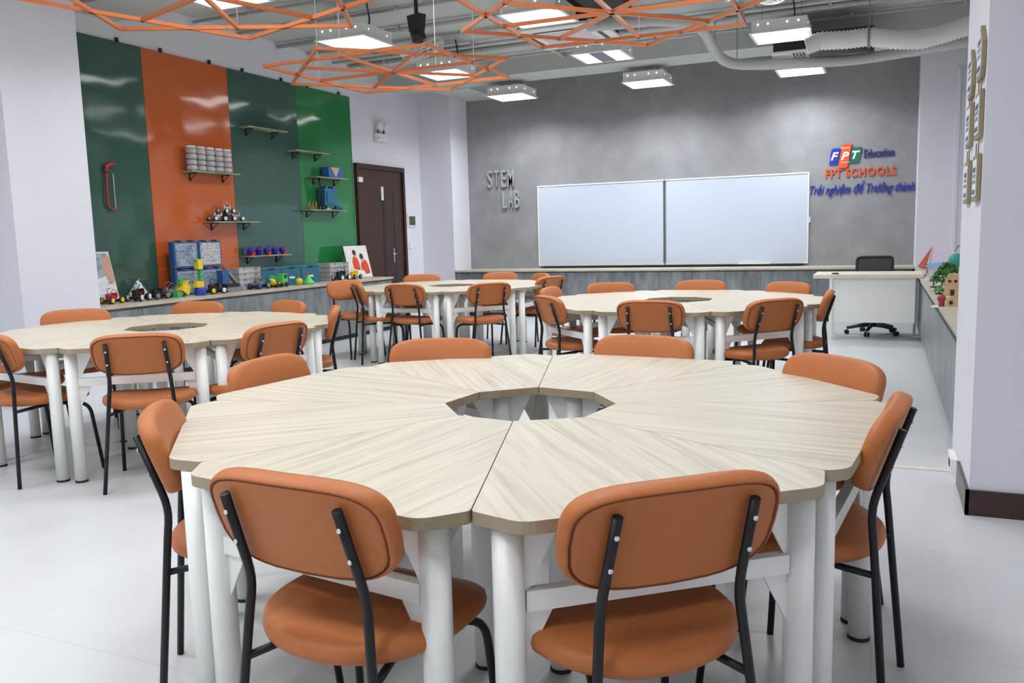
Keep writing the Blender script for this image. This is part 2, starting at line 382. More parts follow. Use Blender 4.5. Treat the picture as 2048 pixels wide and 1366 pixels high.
# small model vehicles -------------------------------------------------
def wheel(mb, c, r, w_, ax='y'):
    mb.lathe([(r*.55, -w_/2), (r*.95, -w_/2), (r, -w_*.3), (r, w_*.3), (r*.95, w_/2), (r*.55, w_/2)], 14, c, ax)
def robot_car(label, loc, rz, group=None, body=BPL, acc=GRY, wf=WHT, wr=WHT, L=.16, W=.11, wr_=.03, tower=1, s=1.0, name='robot_car', cat='robot car'):
    t = thing(name, label, cat, loc, rz, group); t.scale = (s, s, s)
    mb = MB().box((-L/2, -W/2+.02, wr_), (L/2, W/2-.02, wr_+.008)).box((-L/2+.01, -W/4, wr_-.015), (L/2-.01, W/4, wr_))
    mb.build('chassis', body, t)
    for sx, mt in ((1, wf), (-1, wr)):
        for sy in (1, -1):
            mb = MB(); wheel(mb, (sx*(L/2-wr_*.6), sy*(W/2), wr_), wr_, .02); wb = mb.build('wheel', BPL, t)
            MB().lathe([(.3*wr_, -.012), (.72*wr_, -.0115), (.72*wr_, .0115), (.3*wr_, .012)], 12, (sx*(L/2-wr_*.6), sy*(W/2+.001), wr_), 'y').build('hub', mt, wb)
    if tower:
        mb = MB().box((-.03, -.025, wr_+.012), (.03, .025, wr_+.045)).box((-.055, -.02, wr_+.008), (-.035, .02, wr_+.06)).box((.03, -.03, wr_+.02), (.045, .03, wr_+.065))
        mb.tube([(-.02, .01, wr_+.045), (-.03, .02, wr_+.1), (.0, .0, wr_+.11)], .004, 6)
        mb.tube([(.02, -.01, wr_+.045), (.04, -.03, wr_+.08), (.0, -.02, wr_+.1), (-.04, -.01, wr_+.05)], .003, 6)
        mb.build('electronics', acc, t)
        for sy in (1, -1): MB().lathe([(.009, 0), (.009, .014)], 10, (.045, sy*.014, wr_+.045), 'x').build('sensor', CHR, t)
    return t
# on the shelf: three silver cars in a pile
sx = XL+.018+.08
robot_car('silver and black model car, left of the pair under the top one, on the shelf', (sx, 7.42, 1.531), R(80), 'small cars on the pegboard shelf', GRY, CHR)
robot_car('silver and black model car, right of the pair under the top one, on the shelf', (sx, 7.70, 1.531), R(85), 'small cars on the pegboard shelf', GRY, CHR)
tb = thing('parts_box', 'dark parts box on the pegboard shelf carrying the topmost model car', 'box', (sx, 7.56, 1.531)); MB().box((-.05, -.03, 0), (.05, .03, .075)).build('body', BPL, tb); MB().box((-.05, -.03, .0755), (.05, .03, .085)).build('lid', GRY, tb)
robot_car('silver model car standing highest, on the dark parts box', (sx, 7.56, 1.617), R(95), 'small cars on the pegboard shelf', GRY, CHR)
# purple robots
for k in range(5):
    t = thing('winged_robot', 'purple winged robot on the low shelf, %s from the left' % nm[k], 'robot', (sx, 7.92+.145*k, 1.131), R(90), 'purple winged robots on the low shelf')
    mb = MB()
    for s_ in (1, -1): mb.add([(0, s_*.012, .03), (-.065, s_*.05, .02), (-.02, s_*.05, .115), (.01, s_*.015, .06), (0, s_*.02, .03), (-.06, s_*.06, .02), (-.015, s_*.058, .11), (.015, s_*.02, .055)], [(0, 1, 2, 3), (7, 6, 5, 4), (0, 4, 5, 1), (1, 5, 6, 2), (2, 6, 7, 3), (3, 7, 4, 0)])
    mb.ball((0, 0, .06), .03, 8)
    mb.build('body', PUR, t)
    MB().box((.0, -.03, 0), (.05, .03, .03)).box((.03, -.018, .03), (.05, .018, .045)).build('base', RED if k % 2 == 0 else SIGNB, t)
    for s_ in (1, -1): MB().lathe([(.006, 0), (.008, .004), (.002, .01)], 8, (.05, s_*.014, .03), 'x').build('eye', WHT, t)
# blue box with triangle
t = thing('gift_box', 'blue box with a brown triangle on the bright green board shelf', 'box', (sx, 9.64, 2.121), R(90))
MB().box((-.16, -.06, 0), (.16, .06, .135)).build('body', simple('blue_card', (.04, .12, .40), .6), t, bevel=.002)
MB().add([(-.11, -.0605, .133), (.09, -.0605, .133), (0, -.0605, .005), (-.11, -.0625, .133), (.09, -.0625, .133), (0, -.0625, .005)], [(0, 1, 2), (5, 4, 3), (0, 3, 4, 1), (1, 4, 5, 2), (2, 5, 3, 0)]).build('triangle', BEI, t)
# blue kit
t = thing('printer_kit', 'blue boxed machine with a black arm on the bright green board shelf', 'machine', (sx, 9.50, 1.691), R(90))
MB().box((-.13, -.06, .06), (.13, .06, .28)).box((-.1, -.065, .28), (-.06, .05, .31)).box((.06, -.065, .28), (.1, .05, .31)).build('body', simple('machine_blue', (.02, .14, .30), .35), t, bevel=.006)
MB().box((-.085, -.068, .09), (.085, -.0605, .24)).build('front_panel', TEAL, t)
MB().lathe([(.05, 0), (.05, .01), (.018, .02), (.018, .06)], 12).build('stand', WHT, t)
MB().tube([(-.15, -.02, .0), (-.16, -.03, .2), (-.19, -.03, .40), (-.17, -.03, .32), (-.155, -.03, .14)], .012, 6).build('arm', BPL, t)
for k in range(3):
    tt = thing('orange_stand', 'small orange zigzag stand on the bright green board shelf, %s from the left' % nm[k], 'stand', (sx, 9.11+.07*k, 1.691), R(90), 'orange stands beside the blue machine')
    MB().tube([(-.025, 0, .005), (0, 0, .09), (.025, 0, .005)], .006, 6).build('legs', ORG, tt); MB().ball((0, 0, .095), .009, 8).build('tip', ORG, tt)
t = thing('toy_train', 'dark blue low toy train at the right end of the green board shelf', 'toy', (sx, 9.735, 1.691), R(90))
MB().box((-.085, -.02, .012), (.085, .02, .035)).box((-.06, -.018, .035), (-.03, .018, .055)).box((.0, -.018, .035), (.03, .018, .05)).build('body', BLU, t)
for xx in (-.06, 0, .06): mb = MB(); wheel(mb, (xx, -.024, .012), .012, .008); mb.build('wheel', BPL, t)

# ------------------------------------------------------------------ things on the left counter
CZ = LT+.0285
def on(px, py, dx=0): p = atz(px, py, CZ); return p
def organizer(label, y0, y1, z0, h, edge, face, x0=-6.90, th=.07, cells=((.08, .92, .08, .92),), lean=0):
    t = thing('organizer_case', label, 'storage case', (x0, (y0+y1)/2, z0), 0, 'plastic storage cases standing under the orange board')
    hw = (y1-y0)/2
    MB().box((0, -hw, 0), (th, hw, h)).build('body', edge, t, bevel=.004)
    MB().box((th+.0005, -hw+.02, .02), (th+.006, hw-.02, h-.02)).build('lid', face, t, bevel=.002)
    for a, b_, c_, d in cells:
        m2 = MB(); w2 = 2*hw-.04; h2 = h-.04; y_, Y_ = -hw+.02+w2*a, -hw+.02+w2*b_; z_, Z_ = .02+h2*c_, .02+h2*d
        for q in ((y_, Y_, z_, z_+.008), (y_, Y_, Z_-.008, Z_), (y_, y_+.008, z_, Z_), (Y_-.008, Y_, z_, Z_)): m2.box((th+.0065, q[0], q[2]), (th+.010, q[1], q[3]))
        m2.build('divider', face if face is MIL else WHT, t)
    for s_ in (-.5, .5): MB().box((th*.3, s_*hw-.02, h-.004), (th+.012, s_*hw+.02, h+.01)).build('latch', BPL, t)
    return t
organizer('blue-edged storage case, lower left of the four', 6.64, 6.985, CZ, .27, CASE, MIL, -6.82)
organizer('pale blue storage case, lower right of the four', 6.995, 7.33, CZ, .27, CASE, MIL, -6.82)
organizer('blue-edged storage case with red parts inside, upper left of the four', 6.64, 6.985, CZ+.285, .28, CASE, MIL, -6.82, cells=((.05, .55, .35, .7), (.6, .95, .1, .9)))
organizer('frosted white storage case with open cells, upper right of the four', 6.995, 7.33, CZ+.285, .28, CASE, CLR, -6.82, cells=((.06, .3, .72, .95), (.34, .6, .78, .95), (.08, .48, .35, .68), (.52, .94, .35, .68), (.08, .94, .06, .3)))
# clear stacked trays
def trays(label, c0, c1, n, h, x0=-6.87, d=.20):
    for k in range(n):
        t = thing('storage_tray', label % ['bottom', 'second from the bottom', 'third from the bottom', 'top'][k if k < n-1 else 3], 'tray', (x0, (c0+c1)/2, CZ+k*(h+.001)), 0, 'clear trays in stacks on the left counter')
        hw = (c1-c0)/2
        MB().box((0, -hw, 0), (d, hw, h-.008)).build('body', CLR, t, bevel=.006)
        MB().box((-.004, -hw-.004, h-.0078), (d+.004, hw+.004, h)).build('lid', CLR, t)
        for s_ in (-.5, .5): MB().box((d+.0045, s_*hw-.012, h-.02), (d+.01, s_*hw+.012, h-.001)).build('latch', GRY, t)
trays('clear lidded tray left of the teal drawers, %s of the stack', 7.50, 7.87, 4, .062)
trays('clear lidded tray beside the board of two children, %s of its stack', 9.23, 9.66, 4, .058)
# teal drawers
for k in range(3):
    t = thing('drawer_box', 'teal lidded drawer box in front of the green boards, %s' % ['left one of three', 'middle one of three', 'right one of three'][k], 'storage box', (-6.90, 8.07+.375*k, CZ), 0, 'teal drawer boxes on the left counter')
    MB().box((0, -.182, 0), (.22, .182, .20)).build('body', TEAL, t, bevel=.006)
    MB().box((-.003, -.185, .201), (.223, .185, .235)).build('lid', TEAL, t, bevel=.006)
    MB().box((.2235, -.05, .205), (.228, .05, .222)).build('handle', BPL, t)
    MB().box((.2215, -.05, .08), (.225, .05, .105)).build('label_plate', WHT, t)
# small vehicles along the edge
robot_car('dark robot car with yellow wheels nearest the left pillar', (-6.63, 5.72, CZ), R(100), 'robot vehicles on the left counter', BPL, RED, YEL, YEL, s=1.05)
robot_car('dark robot car with white wheels, second from the left pillar', (-6.62, 6.02, CZ), R(110), 'robot vehicles on the left counter', BPL, BRN, WHT, WHT, s=1.25)
robot_car('low black robot car in front of the dark green board', (-6.62, 6.26, CZ), R(95), 'robot vehicles on the left counter', BPL, BPL, GRY, GRY, s=1.1)
robot_car('black robot car with grey square box just left of the orange board', (-6.66, 6.47, CZ), R(80), 'robot vehicles on the left counter', BPL, GRY, GRY, GRY, s=1.15)
robot_car('low black robot car with one white and one yellow wheel', (-6.56, 6.98, CZ), R(85), 'robot vehicles on the left counter', BPL, BRN, WHT, YEL, s=1.15)
robot_car('dark tracked robot in front of the first teal drawer box', (-6.58, 7.72, CZ), R(90), 'robot vehicles on the left counter', BPL, GRY, GRY, BLU, s=1.2)
robot_car('dark blue round-backed robot in front of the photo board of children', (-6.60, 9.36, CZ), R(90), 'robot vehicles on the left counter', SIGNN, BPL, WHT, WHT, s=1.3)
robot_car('yellow toy loader at the door end of the counter', (-6.62, 9.70, CZ), R(90), 'robot vehicles on the left counter', YEL, YEL, GRY, GRY, s=1.1)
# clear bag
t = thing('plastic_bag', 'crumpled clear plastic bag standing behind the low black cars', 'bag', (-6.83, 6.22, CZ)); MB().rings([[(.06*a*math.cos(q), .11*a*math.sin(q), z) for q in [2*PI*i/9 for i in range(9)]] for a, z in ((1, .001), (1.1, .05), (.7, .11), (.35, .16), (.08, .19))], smooth=False).build('sheet', CLR, t)
MB().tube([(.01, -.01, .185), (.0, .01, .185), (.01, .01, .2)], .004, 5).build('knot', WHT, t)
# yellow block animal
t = thing('block_robot', 'yellow and green block robot crouching in front of the blue-edged cases', 'robot', (-6.60, 6.55, CZ), R(100))
MB().cbox((0, 0, .09), (.11, .09, .09), M=Mt(ry=.5)).build('body', YEL, t); MB().cbox((.10, 0, .12), (.09, .08, .08), M=Mt(rz=.2)).build('head', YEL, t)
MB().box((-.10, -.03, .001), (-.03, .03, .06)).box((.03, -.03, .001), (.07, .03, .05)).box((-.03, -.02, .13), (.02, .02, .18)).build('legs', GRN, t)
for s_ in (-1, 1): MB().lathe([(.010, 0), (.010, .006)], 8, (.13, s_*.02-.04, .14), 'y').build('eye', BPL, t)
t = thing('block_tower', 'tall green block arm with a yellow block on top, on a blue drum base', 'robot', (-6.56, 6.78, CZ), R(90))
MB().lathe([(.055, 0), (.06, .01), (.06, .07), (.055, .08)], 18).build('base', BLU, t)
MB().cbox((-.02, 0, .115), (.10, .06, .065)).build('hip', YEL, t)
mb = MB()
for k in range(3): mb.cbox((.01, 0, .175+.045*k), (.035, .035, .04))
mb.build('arm', GRN, t)
MB().cbox((.0, 0, .325), (.075, .05, .10), M=Mt(rz=.1)).build('head', YEL, t); MB().box((-.045, -.02, .35), (-.0385, .02, .37)).build('ear', GRN, t)
# excavator style robot
t = thing('tracked_robot', 'grey tracked robot with a raised ramp and a blue box', 'robot', (-6.62, 7.30, CZ), R(90), None)
MB().rings([[(x, y, z) for x, z in ((-.13, .02), (-.10, 0), (.10, 0), (.13, .02), (.11, .05), (-.11, .05))] for y in (-.07, -.04)], smooth=False).rings([[(x, y, z) for x, z in ((-.13, .02), (-.10, 0), (.10, 0), (.13, .02), (.11, .05), (-.11, .05))] for y in (.04, .07)], smooth=False).build('track', GRY, t)
MB().box((-.10, -.038, .03), (.10, .038, .09)).build('chassis', BPL, t)
MB().tube([(-.04, 0, .23), (.14, 0, .05)], .026, 4, square=True).build('ramp', GRY, t)
MB().box((-.16, -.04, .091), (-.06, .04, .24)).build('box', CASE, t)
MB().tube([(-.05, .02, .09), (-.02, .02, .2), (-.08, .02, .28)], .006, 6).build('cable', BPL, t)
# truck
t = thing('toy_truck', 'bright green and yellow toy truck before the teal drawer boxes', 'toy truck', (-6.56, 8.06, CZ), R(90))
MB().box((-.13, -.04, .03), (.09, .04, .055)).build('chassis', YEL, t)
MB().prism([(-.0, .055), (.10, .055), (.09, .155), (.01, .16)], -.045, .045, M=Mt(rx=PI/2)).build('cab', LIM, t)
MB().box((.03, -.047, .10), (.08, -.0455, .145)).build('window', BPL, t)
MB().tube([(-.02, 0, .06), (-.09, 0, .12), (-.17, 0, .14)], .014, 6).build('boom', GRN, t)
MB().ball((-.12, 0, .07), .035, 10).build('drum', YEL, t)
for xx in (-.10, -.02, .065):
    for yy in (-.05, .05): mb = MB(); wheel(mb, (xx, yy, .028), .028, .02); mb.build('wheel', BPL, t)
t = thing('toy_ball', 'orange yellow toy pumpkin right of the green truck', 'toy', (-6.57, 8.44, CZ)); MB().ball((0, 0, .045), .045, 14, sc=(1, 1, .95)).build('body', YEL, t); MB().cyl((0, 0, .085), (0, .01, .105), .006).build('stem', GRN, t)
t = thing('toy_cone', 'bright green toy cone at the foot of the last teal drawer box', 'toy', (-6.57, 8.62, CZ)); MB().lathe([(.08, 0), (.08, .02), (.045, .055), (.014, .11), (.005, .115)], 14).build('body', LIM, t); MB().box((-.006, -.05, .11), (.006, .05, .12)).build('propeller', RED, t)
# photo boards
def board(label, p, rz, wd, ht, figs, back=PBG, lean=.22, name='photo_board'):
    t = thing(name, label, 'photo board', p, rz)
    t.rotation_euler = (-lean, 0, rz)
    MB().box((-wd/2, -.008, 0), (wd/2, .004, ht)).build('panel', BLK, t)
    MB().box((-wd/2+.003, -.0105, .003), (wd/2-.003, -.0085, ht-.003)).build('print', back, t)
    k = 0
    for kind, mt, x, z, a, b_ in figs:
        k += 1; y = -.0108-.0006*k
        if kind == 'o': pts = [(x+a*math.cos(2*PI*i/18), z+b_*math.sin(2*PI*i/18)) for i in range(18)]
        else: pts = [(x+q[0]*a, z+q[1]*b_) for q in kind]
        n_ = len(pts); v = [(q[0], y, q[1]) for q in pts]+[(q[0], y-.0005, q[1]) for q in pts]
        MB().add(v, [list(range(n_)), list(range(2*n_-1, n_-1, -1))]+[(i, i+n_, (i+1) % n_+n_, (i+1) % n_) for i in range(n_)]).build('printed_shape', mt, t)
    return t
body = [(-1, -.9), (-1.05, .2), (-.6, .75), (-.2, .95), (.3, .95), (.7, .7), (1, .1), (1.1, -1), (.2, -1.1)]
board('photo board of two children in orange red shirts, leaning by the door end', (-6.66, 9.93, CZ), R(90), .56, .46,
      [(body, PRD, -.06, .22, .075, .10), ('o', SKN, -.045, .33, .035, .045), ('o', HAR, -.055, .362, .042, .038), (body, PRD, .14, .16, .09, .10), ('o', SKN, .115, .27, .036, .045), ('o', HAR, .10, .305, .043, .04),
       ([(-1, -1), (1, -1), (1, 1), (-1, 1)], WHT, -.2, .35, .05, .05), ([(-1, -1), (1, -1), (.8, .6), (-.7, 1)], WHT, -.02, .07, .14, .05)])
board('photo board with brown and pale shapes leaning behind the leftmost robot cars', (-6.72, 5.66, CZ), R(90), .46, .50,
      [([(-1, -1), (1, -1), (1, 1), (-1, 1)], MIL, .02, .33, .18, .15), ([(-1, -1), (.4, -1), (1, .3), (-.2, 1)], BRN, -.12, .34, .06, .12), ([(-1, -1), (1, -1), (1, 1), (-1, .8)], SKN, .17, .33, .05, .13), ([(-1, -1), (.9, -1), (1, .2), (-.8, 1)], PBG, -.06, .13, .14, .12), ([(-1, -1), (1, -1), (.4, 1), (-1, .6)], PAPER, .08, .14, .12, .12)])

# ------------------------------------------------------------------ door on the left wall
t = thing('door_1', '', ''); del t['label']; del t['category']; t['kind'] = 'structure'
t.location = (XL, 10.95, 0)
y0, y1, zt = -.66, .66, 2.37
MB().box((.001, y0, 0), (.06, y0+.06, zt)).box((.001, y1-.06, 0), (.06, y1, zt)).box((.001, y0+.06, zt-.07), (.06, y1-.06, zt)).build('frame', BRN, t)
MB().box((.001, y0+.062, .01), (.03, y1-.062, zt-.072)).build('leaf', BRNP, t)
for a in (.02, .33): MB().box((.0305, a, .25), (.034, a+.07, zt-.42)).build('glass_strip', GLSD, t)
MB().box((.0305, .0, 1.86), (.036, .06, 2.06)).build('sticker', PAPER, t)
h = MB().box((.0305, .27, .92), (.038, .31, 1.14)).build('handle_plate', CHR, t)
MB().tube([(.04, .29, 1.05), (.085, .29, 1.05), (.085, .18, 1.05)], .009, 8).build('handle', CHR, t)
MB().box((.061, y0+.0, 2.10), (.09, y0+.10, 2.17)).build('door_sensor', WHT, t)
# emergency light
t = thing('emergency_light', 'white twin-head emergency light above and right of the brown door', 'emergency light', (XL+.005, 10.98, 2.72))
MB().box((0, -.12, 0), (.06, .17, .12)).build('box', WHT, t, bevel=.006)
for yy in (-.06, .10): MB().lathe([(.02, 0), (.055, .02), (.065, .07), (.058, .075)], 16, (.03, yy, .22), 'x').build('lamp_head', WHT, t); MB().cyl((.04, yy, .12), (.04, yy, .19), .012).build('neck', BPL, t)
MB().lathe([(.012, 0), (.012, .004)], 8, (.061, -.08, .05), 'x').build('indicator', RED, t)
t = thing('switch_panel', 'dark switch panel with white surround beside the brown door', 'switch', (XL+.004, 11.86, 1.46)); MB().box((0, -.12, 0), (.012, .12, .20)).build('surround', WHT, t); MB().box((.0125, -.09, .03), (.02, .09, .17)).build('switches', simple('bronze_plate', (.08, .07, .06), .4), t)
t = thing('wall_socket', 'small white wall plate below the dark switch panel', 'switch', (XL+.004, 11.80, 1.12)); MB().box((0, -.05, 0), (.01, .05, .11)).build('plate', WHT, t); MB().box((.0105, -.025, .03), (.014, .025, .08)).build('rocker', WHT, t)

# ------------------------------------------------------------------ whiteboard
t = thing('whiteboard', 'wide white two-panel whiteboard in a thin aluminium frame on the grey wall', 'whiteboard', (-3.05, YB-.005, .775))
W2 = 2.075; HT = 1.285
for s_ in (-1, 1):
    x0 = min(0, s_*W2); x1 = x0+W2
    MB().box((x0+.022, -.022, .022), (x1-.022, -.004, HT-.022)).build('writing_panel', WBD, t)
    mb = MB().box((x0+.002, -.03, 0), (x1-.002, -.002, .02)).box((x0+.002, -.03, HT-.02), (x1-.002, -.002, HT)).box((x0+.002, -.03, .02), (x0+(.02 if s_ < 0 else .006), -.002, HT-.02)).box((x1-(.02 if s_ > 0 else .006), -.03, .02), (x1-.002, -.002, HT-.02))
    mb.build('frame', WMET, t, bevel=.002)
MB().box((-.0055, -.0335, .0), (.0055, -.0305, HT)).build('joint', BPL, t)
MB().box((-2.0, -.09, -.016), (2.0, -.004, -.001)).build('tray', DKW, t)
MB().box((1.1, -.088, -.0008), (1.55, -.04, .012)).build('eraser', WHT, t)
MB().box((W2+.001, -.02, .58), (W2+.02, -.006, .66)).build('clip', WHT, t)

# ------------------------------------------------------------------ lettering
def text_mesh(s, size, depth, bold=0, shear=0, sx=1.0):
    cu = bpy.data.curves.new('t', 'FONT'); cu.body = s; cu.size = size; cu.extrude = depth; cu.offset = bold; cu.shear = shear; cu.resolution_u = 3
    o = bpy.data.objects.new('t', cu); C.objects.link(o)
    dg = bpy.context.evaluated_depsgraph_get(); dg.update()
    me = bpy.data.meshes.new_from_object(o.evaluated_get(dg))
    bpy.data.objects.remove(o, do_unlink=True); bpy.data.curves.remove(cu)
    xs = [v.co.x for v in me.vertices] or [0, 1]; ysl = [v.co.y for v in me.vertices] or [0, 1]
    return me, min(xs), max(xs), min(ysl), max(ysl)
def word(name, s, x0, x1, z0, z1, mat, label, y=YB-.012, depth=.012, bold=0, shear=0, letters=True, cap=None, parent=None, th=None, up=0, sq=1.0, mono=False):
    """word fitted into x0..x1, z0..z1 on the back wall; each letter its own part"""
    me, a, b_, c_, d = text_mesh(s, 1, .02, bold, shear)
    kx = (x1-x0)/(b_-a); kz = (z1-z0)/(d-c_)
    bpy.data.meshes.remove(me)
    t = th or thing(name, label, 'sign', ((x0+x1)/2, y, z0))
    cx = (x0+x1)/2
    for i, ch in enumerate(s):
        if ch == ' ': continue
        mf, a2, b2, c2, d2 = text_mesh(s[:i+1], 1, .02, bold, shear)
        ml, a3, b3, c3, d3 = text_mesh(ch, 1, .02, bold, shear)
        off = b2-b3
        bpy.data.meshes.remove(mf)
        for v in ml.vertices:
            lc_ = (a3+b3)/2; X = ((v.co.x-lc_)*sq+lc_+off-a)*kx+x0-cx; Z = (v.co.y-c_)*kz + up*(X+cx-x0); Y = -v.co.z/.02*depth/2
            if mono: cell = (x1-x0)/len(s); X = (i+.5)*cell+x0-cx+(v.co.x-lc_)/(b3-a3)*cell*sq*(1.15 if ch == 'M' else 1)
            v.co = (X, Y, Z)
        ml.materials.clear(); ml.materials.append(mat)
        o = bpy.data.objects.new('letter', ml); C.objects.link(o); o.parent = t
    return t
word('wall_lettering', 'STEM', -6.02, -5.52, 2.07, 2.35, STL, 'raised metal lettering reading STEM on the grey wall', depth=.035, y=YB-.03, sq=.70, bold=.006, mono=True)
word('wall_lettering', 'LAB', -5.76, -5.42, 1.73, 2.01, STL, 'raised metal lettering reading LAB below the word STEM', depth=.035, y=YB-.03, sq=.70, bold=.006, mono=True)
word('wall_lettering', 'Education', -.27, .11, 2.215, 2.33, SIGNN, 'navy raised lettering reading Education beside the three-tile logo', bold=.012)
word('wall_lettering', 'FPT SCHOOLS', -.77, .14, 1.965, 2.085, SIGNO, 'orange red raised lettering between the three-tile logo and the blue slogan', bold=.035, sq=.86)
word('wall_lettering', 'Trải nghiệm để Trưởng thành', -.965, .375, 1.70, 1.905, SIGNB, 'blue slanted script slogan lettering below the orange words', bold=.005, shear=.35)
t = thing('wall_logo', 'three slanted wall tiles in blue, orange and green with white letters', 'logo', (-.5, YB-.012, 2.13))
for ch, mt, x0, x1, z0, z1 in (('F', SIGNB, -.22, -.075, .02, .235), ('P', SIGNO, -.098, .072, -.04, .29), ('T', SIGNG, .05, .2, .03, .235)):
    sl = .035*(z1-z0)/.25; r = .022
    w_ = x1-x0
    base = [(x0, z0), (x1-sl-r, z0), (x1-sl-.004, z0+r), (x1, z1), (x0+sl+r, z1), (x0+sl-.004, z1-r)]
    yy = -.006 if ch == 'P' else 0
    v = [(p[0], yy, p[1]) for p in base]+[(p[0], yy-.01, p[1]) for p in base]; nn = 6
    tile = MB().add(v, [list(range(nn)), list(range(2*nn-1, nn-1, -1))]+[(i, i+nn, (i+1) % nn+nn, (i+1) % nn) for i in range(nn)]).build('tile', mt, t)
    ml, a, b_, c_, d = text_mesh(ch, 1, .02, .03, .3)
    W_ = .105; H_ = .11; zc = (z0+z1)/2; xc = (x0+x1)/2
    for vv in ml.vertices:
        vv.co = ((vv.co.x-a)/(b_-a)*W_+xc-W_/2, yy-.0115-vv.co.z/.02*.0012, (vv.co.y-c_)/(d-c_)*H_+zc-H_/2)
    ml.materials.clear(); ml.materials.append(WHT)
    o = bpy.data.objects.new('letter', ml); C.objects.link(o); o.parent = tile
    if ch == 'P':
        for zz in (z0+.08, z1-.055): MB().box((xc-.055, yy-.0125, zz-.005), (xc+.06, yy-.0105, zz+.003)).build('stripe', WHT, tile)

# ------------------------------------------------------------------ ceiling lights
ORD = {5.7: 'first row', 7.65: 'second row', 9.65: 'third row', 11.7: 'row by the whiteboard wall'}
def light(x, y, label, strip=False):
    PM = PANEL
    t = thing('ceiling_light', label, 'ceiling light', (x, y, 3.30), 0, 'hanging square panel lights')
    h = .275
    MB().box((-h, -h, .012), (h, h, .13)).build('housing', WMET, t)
    mb = MB()
    for q in ((-.30, -.30, .30, -.27), (-.30, .27, .30, .30), (-.30, -.27, -.27, .27), (.27, -.27, .30, .27)): mb.box((q[0], q[1], 0), (q[2], q[3], .011))
    mb.build('rim', WMET, t)
    if strip:
        MB().box((-.27, -.27, -.001), (-.09, .27, .008)).build('diffuser', PM, t); MB().box((.09, -.27, -.001), (.27, .27, .008)).build('diffuser', PM, t)
        MB().box((-.089, -.27, -.001), (.089, .27, .008)).build('dark_section', GRY, t)
    else: MB().box((-.27, -.27, -.001), (.27, .27, .008)).build('diffuser', PM, t)
    la = bpy.data.lights.new('lamp_glow', 'AREA'); la.shape = 'SQUARE'; la.size = .53; la.spread = R(SPREAD if y < 11 else 154); la.energy = LAMP_W*(2.15 if y > 11 else 1); la.color = (.94, .97, 1.0)
    lo = bpy.data.objects.new('lamp_glow', la); C.objects.link(lo); lo.parent = t; lo.location = (0, 0, -.006)
    for k, xx in enumerate((-.21, -.11, .08, .19)):
        MB().lathe([(.009, 0), (.009, .002)], 10, (xx, -h-.0025, .09), 'y').build('glow_hole', DOT, t)
    for yy in (-.17, .17): MB().lathe([(.006, 0), (.006, .002)], 10, (h+.0005, yy, .08), 'x').build('glow_hole', DOT, t)
    for xx in (-.2, .2): MB().cyl((xx, -.05, .13), (xx, -.05, SLAB-3.30), .0022, 5).build('hanging_wire', GRY, t)
    MB().tube([(.1, .1, .13), (.12, .1, .25), (.1, .08, SLAB-3.30)], .008, 6).build('cable', BPL, t)
    return t
colname = {-5.06: 'left column', -3.02: 'middle column', -1.04: 'right column'}
for y in (-2.2, -.2, 1.75, 3.7, 5.7, 7.65, 9.65, 11.7):
    for x in (-5.06, -3.02, -1.04):
        if y < 5 :
            rn = {-2.2: 'fourth row behind the first', -.2: 'third row behind the first', 1.75: 'second row behind the first', 3.7: 'row overhead before the first'}[y]
        else: rn = ORD[y]
        yy = y + (.22 if (x, y) == (-1.04, 11.7) else 0)
        light(x, yy, 'square glowing panel light, %s, %s' % (colname[x], rn) + (', with a dark middle strip' if (x, y) == (-3.02, 9.65) else ''), (x, y) == (-3.02, 9.65))

# ------------------------------------------------------------------ hanging orange frames
def star(cx, cy, z, rot, label, tilt=(0, 0)):
    t = thing('hanging_frame', label, 'hanging frame', (cx, cy, z), 0, 'orange star-shaped ceiling frames')
    t.rotation_euler = (tilt[0], tilt[1], 0)
    Rv = .912; s_ = .0140
    for q in (0, 1):
        pts = [(Rv*math.cos(rot+PI/4*q+PI/2*k), Rv*math.sin(rot+PI/4*q+PI/2*k), .0) for k in range(4)]
        for k in range(4):
            MB().tube([pts[k], pts[(k+1) % 4]], s_, 4, square=True).build('bar', ORM, t)
    r2 = .66
    for k in range(4):
        a = rot+PI/4*k
        MB().tube([(r2*math.cos(a), r2*math.sin(a), 0), (-r2*math.cos(a), -r2*math.sin(a), 0)], s_, 4, square=True).build('cross_bar', ORM, t)
    for k in (0, 2, 4, 6):
        a = rot+PI/4+PI/4*k; MB().cyl((r2*math.cos(a), r2*math.sin(a), .01), (r2*math.cos(a), r2*math.sin(a), SLAB-z), .0025, 5).build('chain', WHT, t)
star(-3.32, 5.49, 2.5, R(45), 'orange metal star frame hanging lowest over the back of the room')
star(-1.41, 4.68, 2.5, R(45+2), 'orange metal star frame hanging at top centre, in front of the air conditioner')
star(-3.09, 3.35, 2.5, R(72), 'orange metal star frame hanging at the upper left, nearest the pegboards')

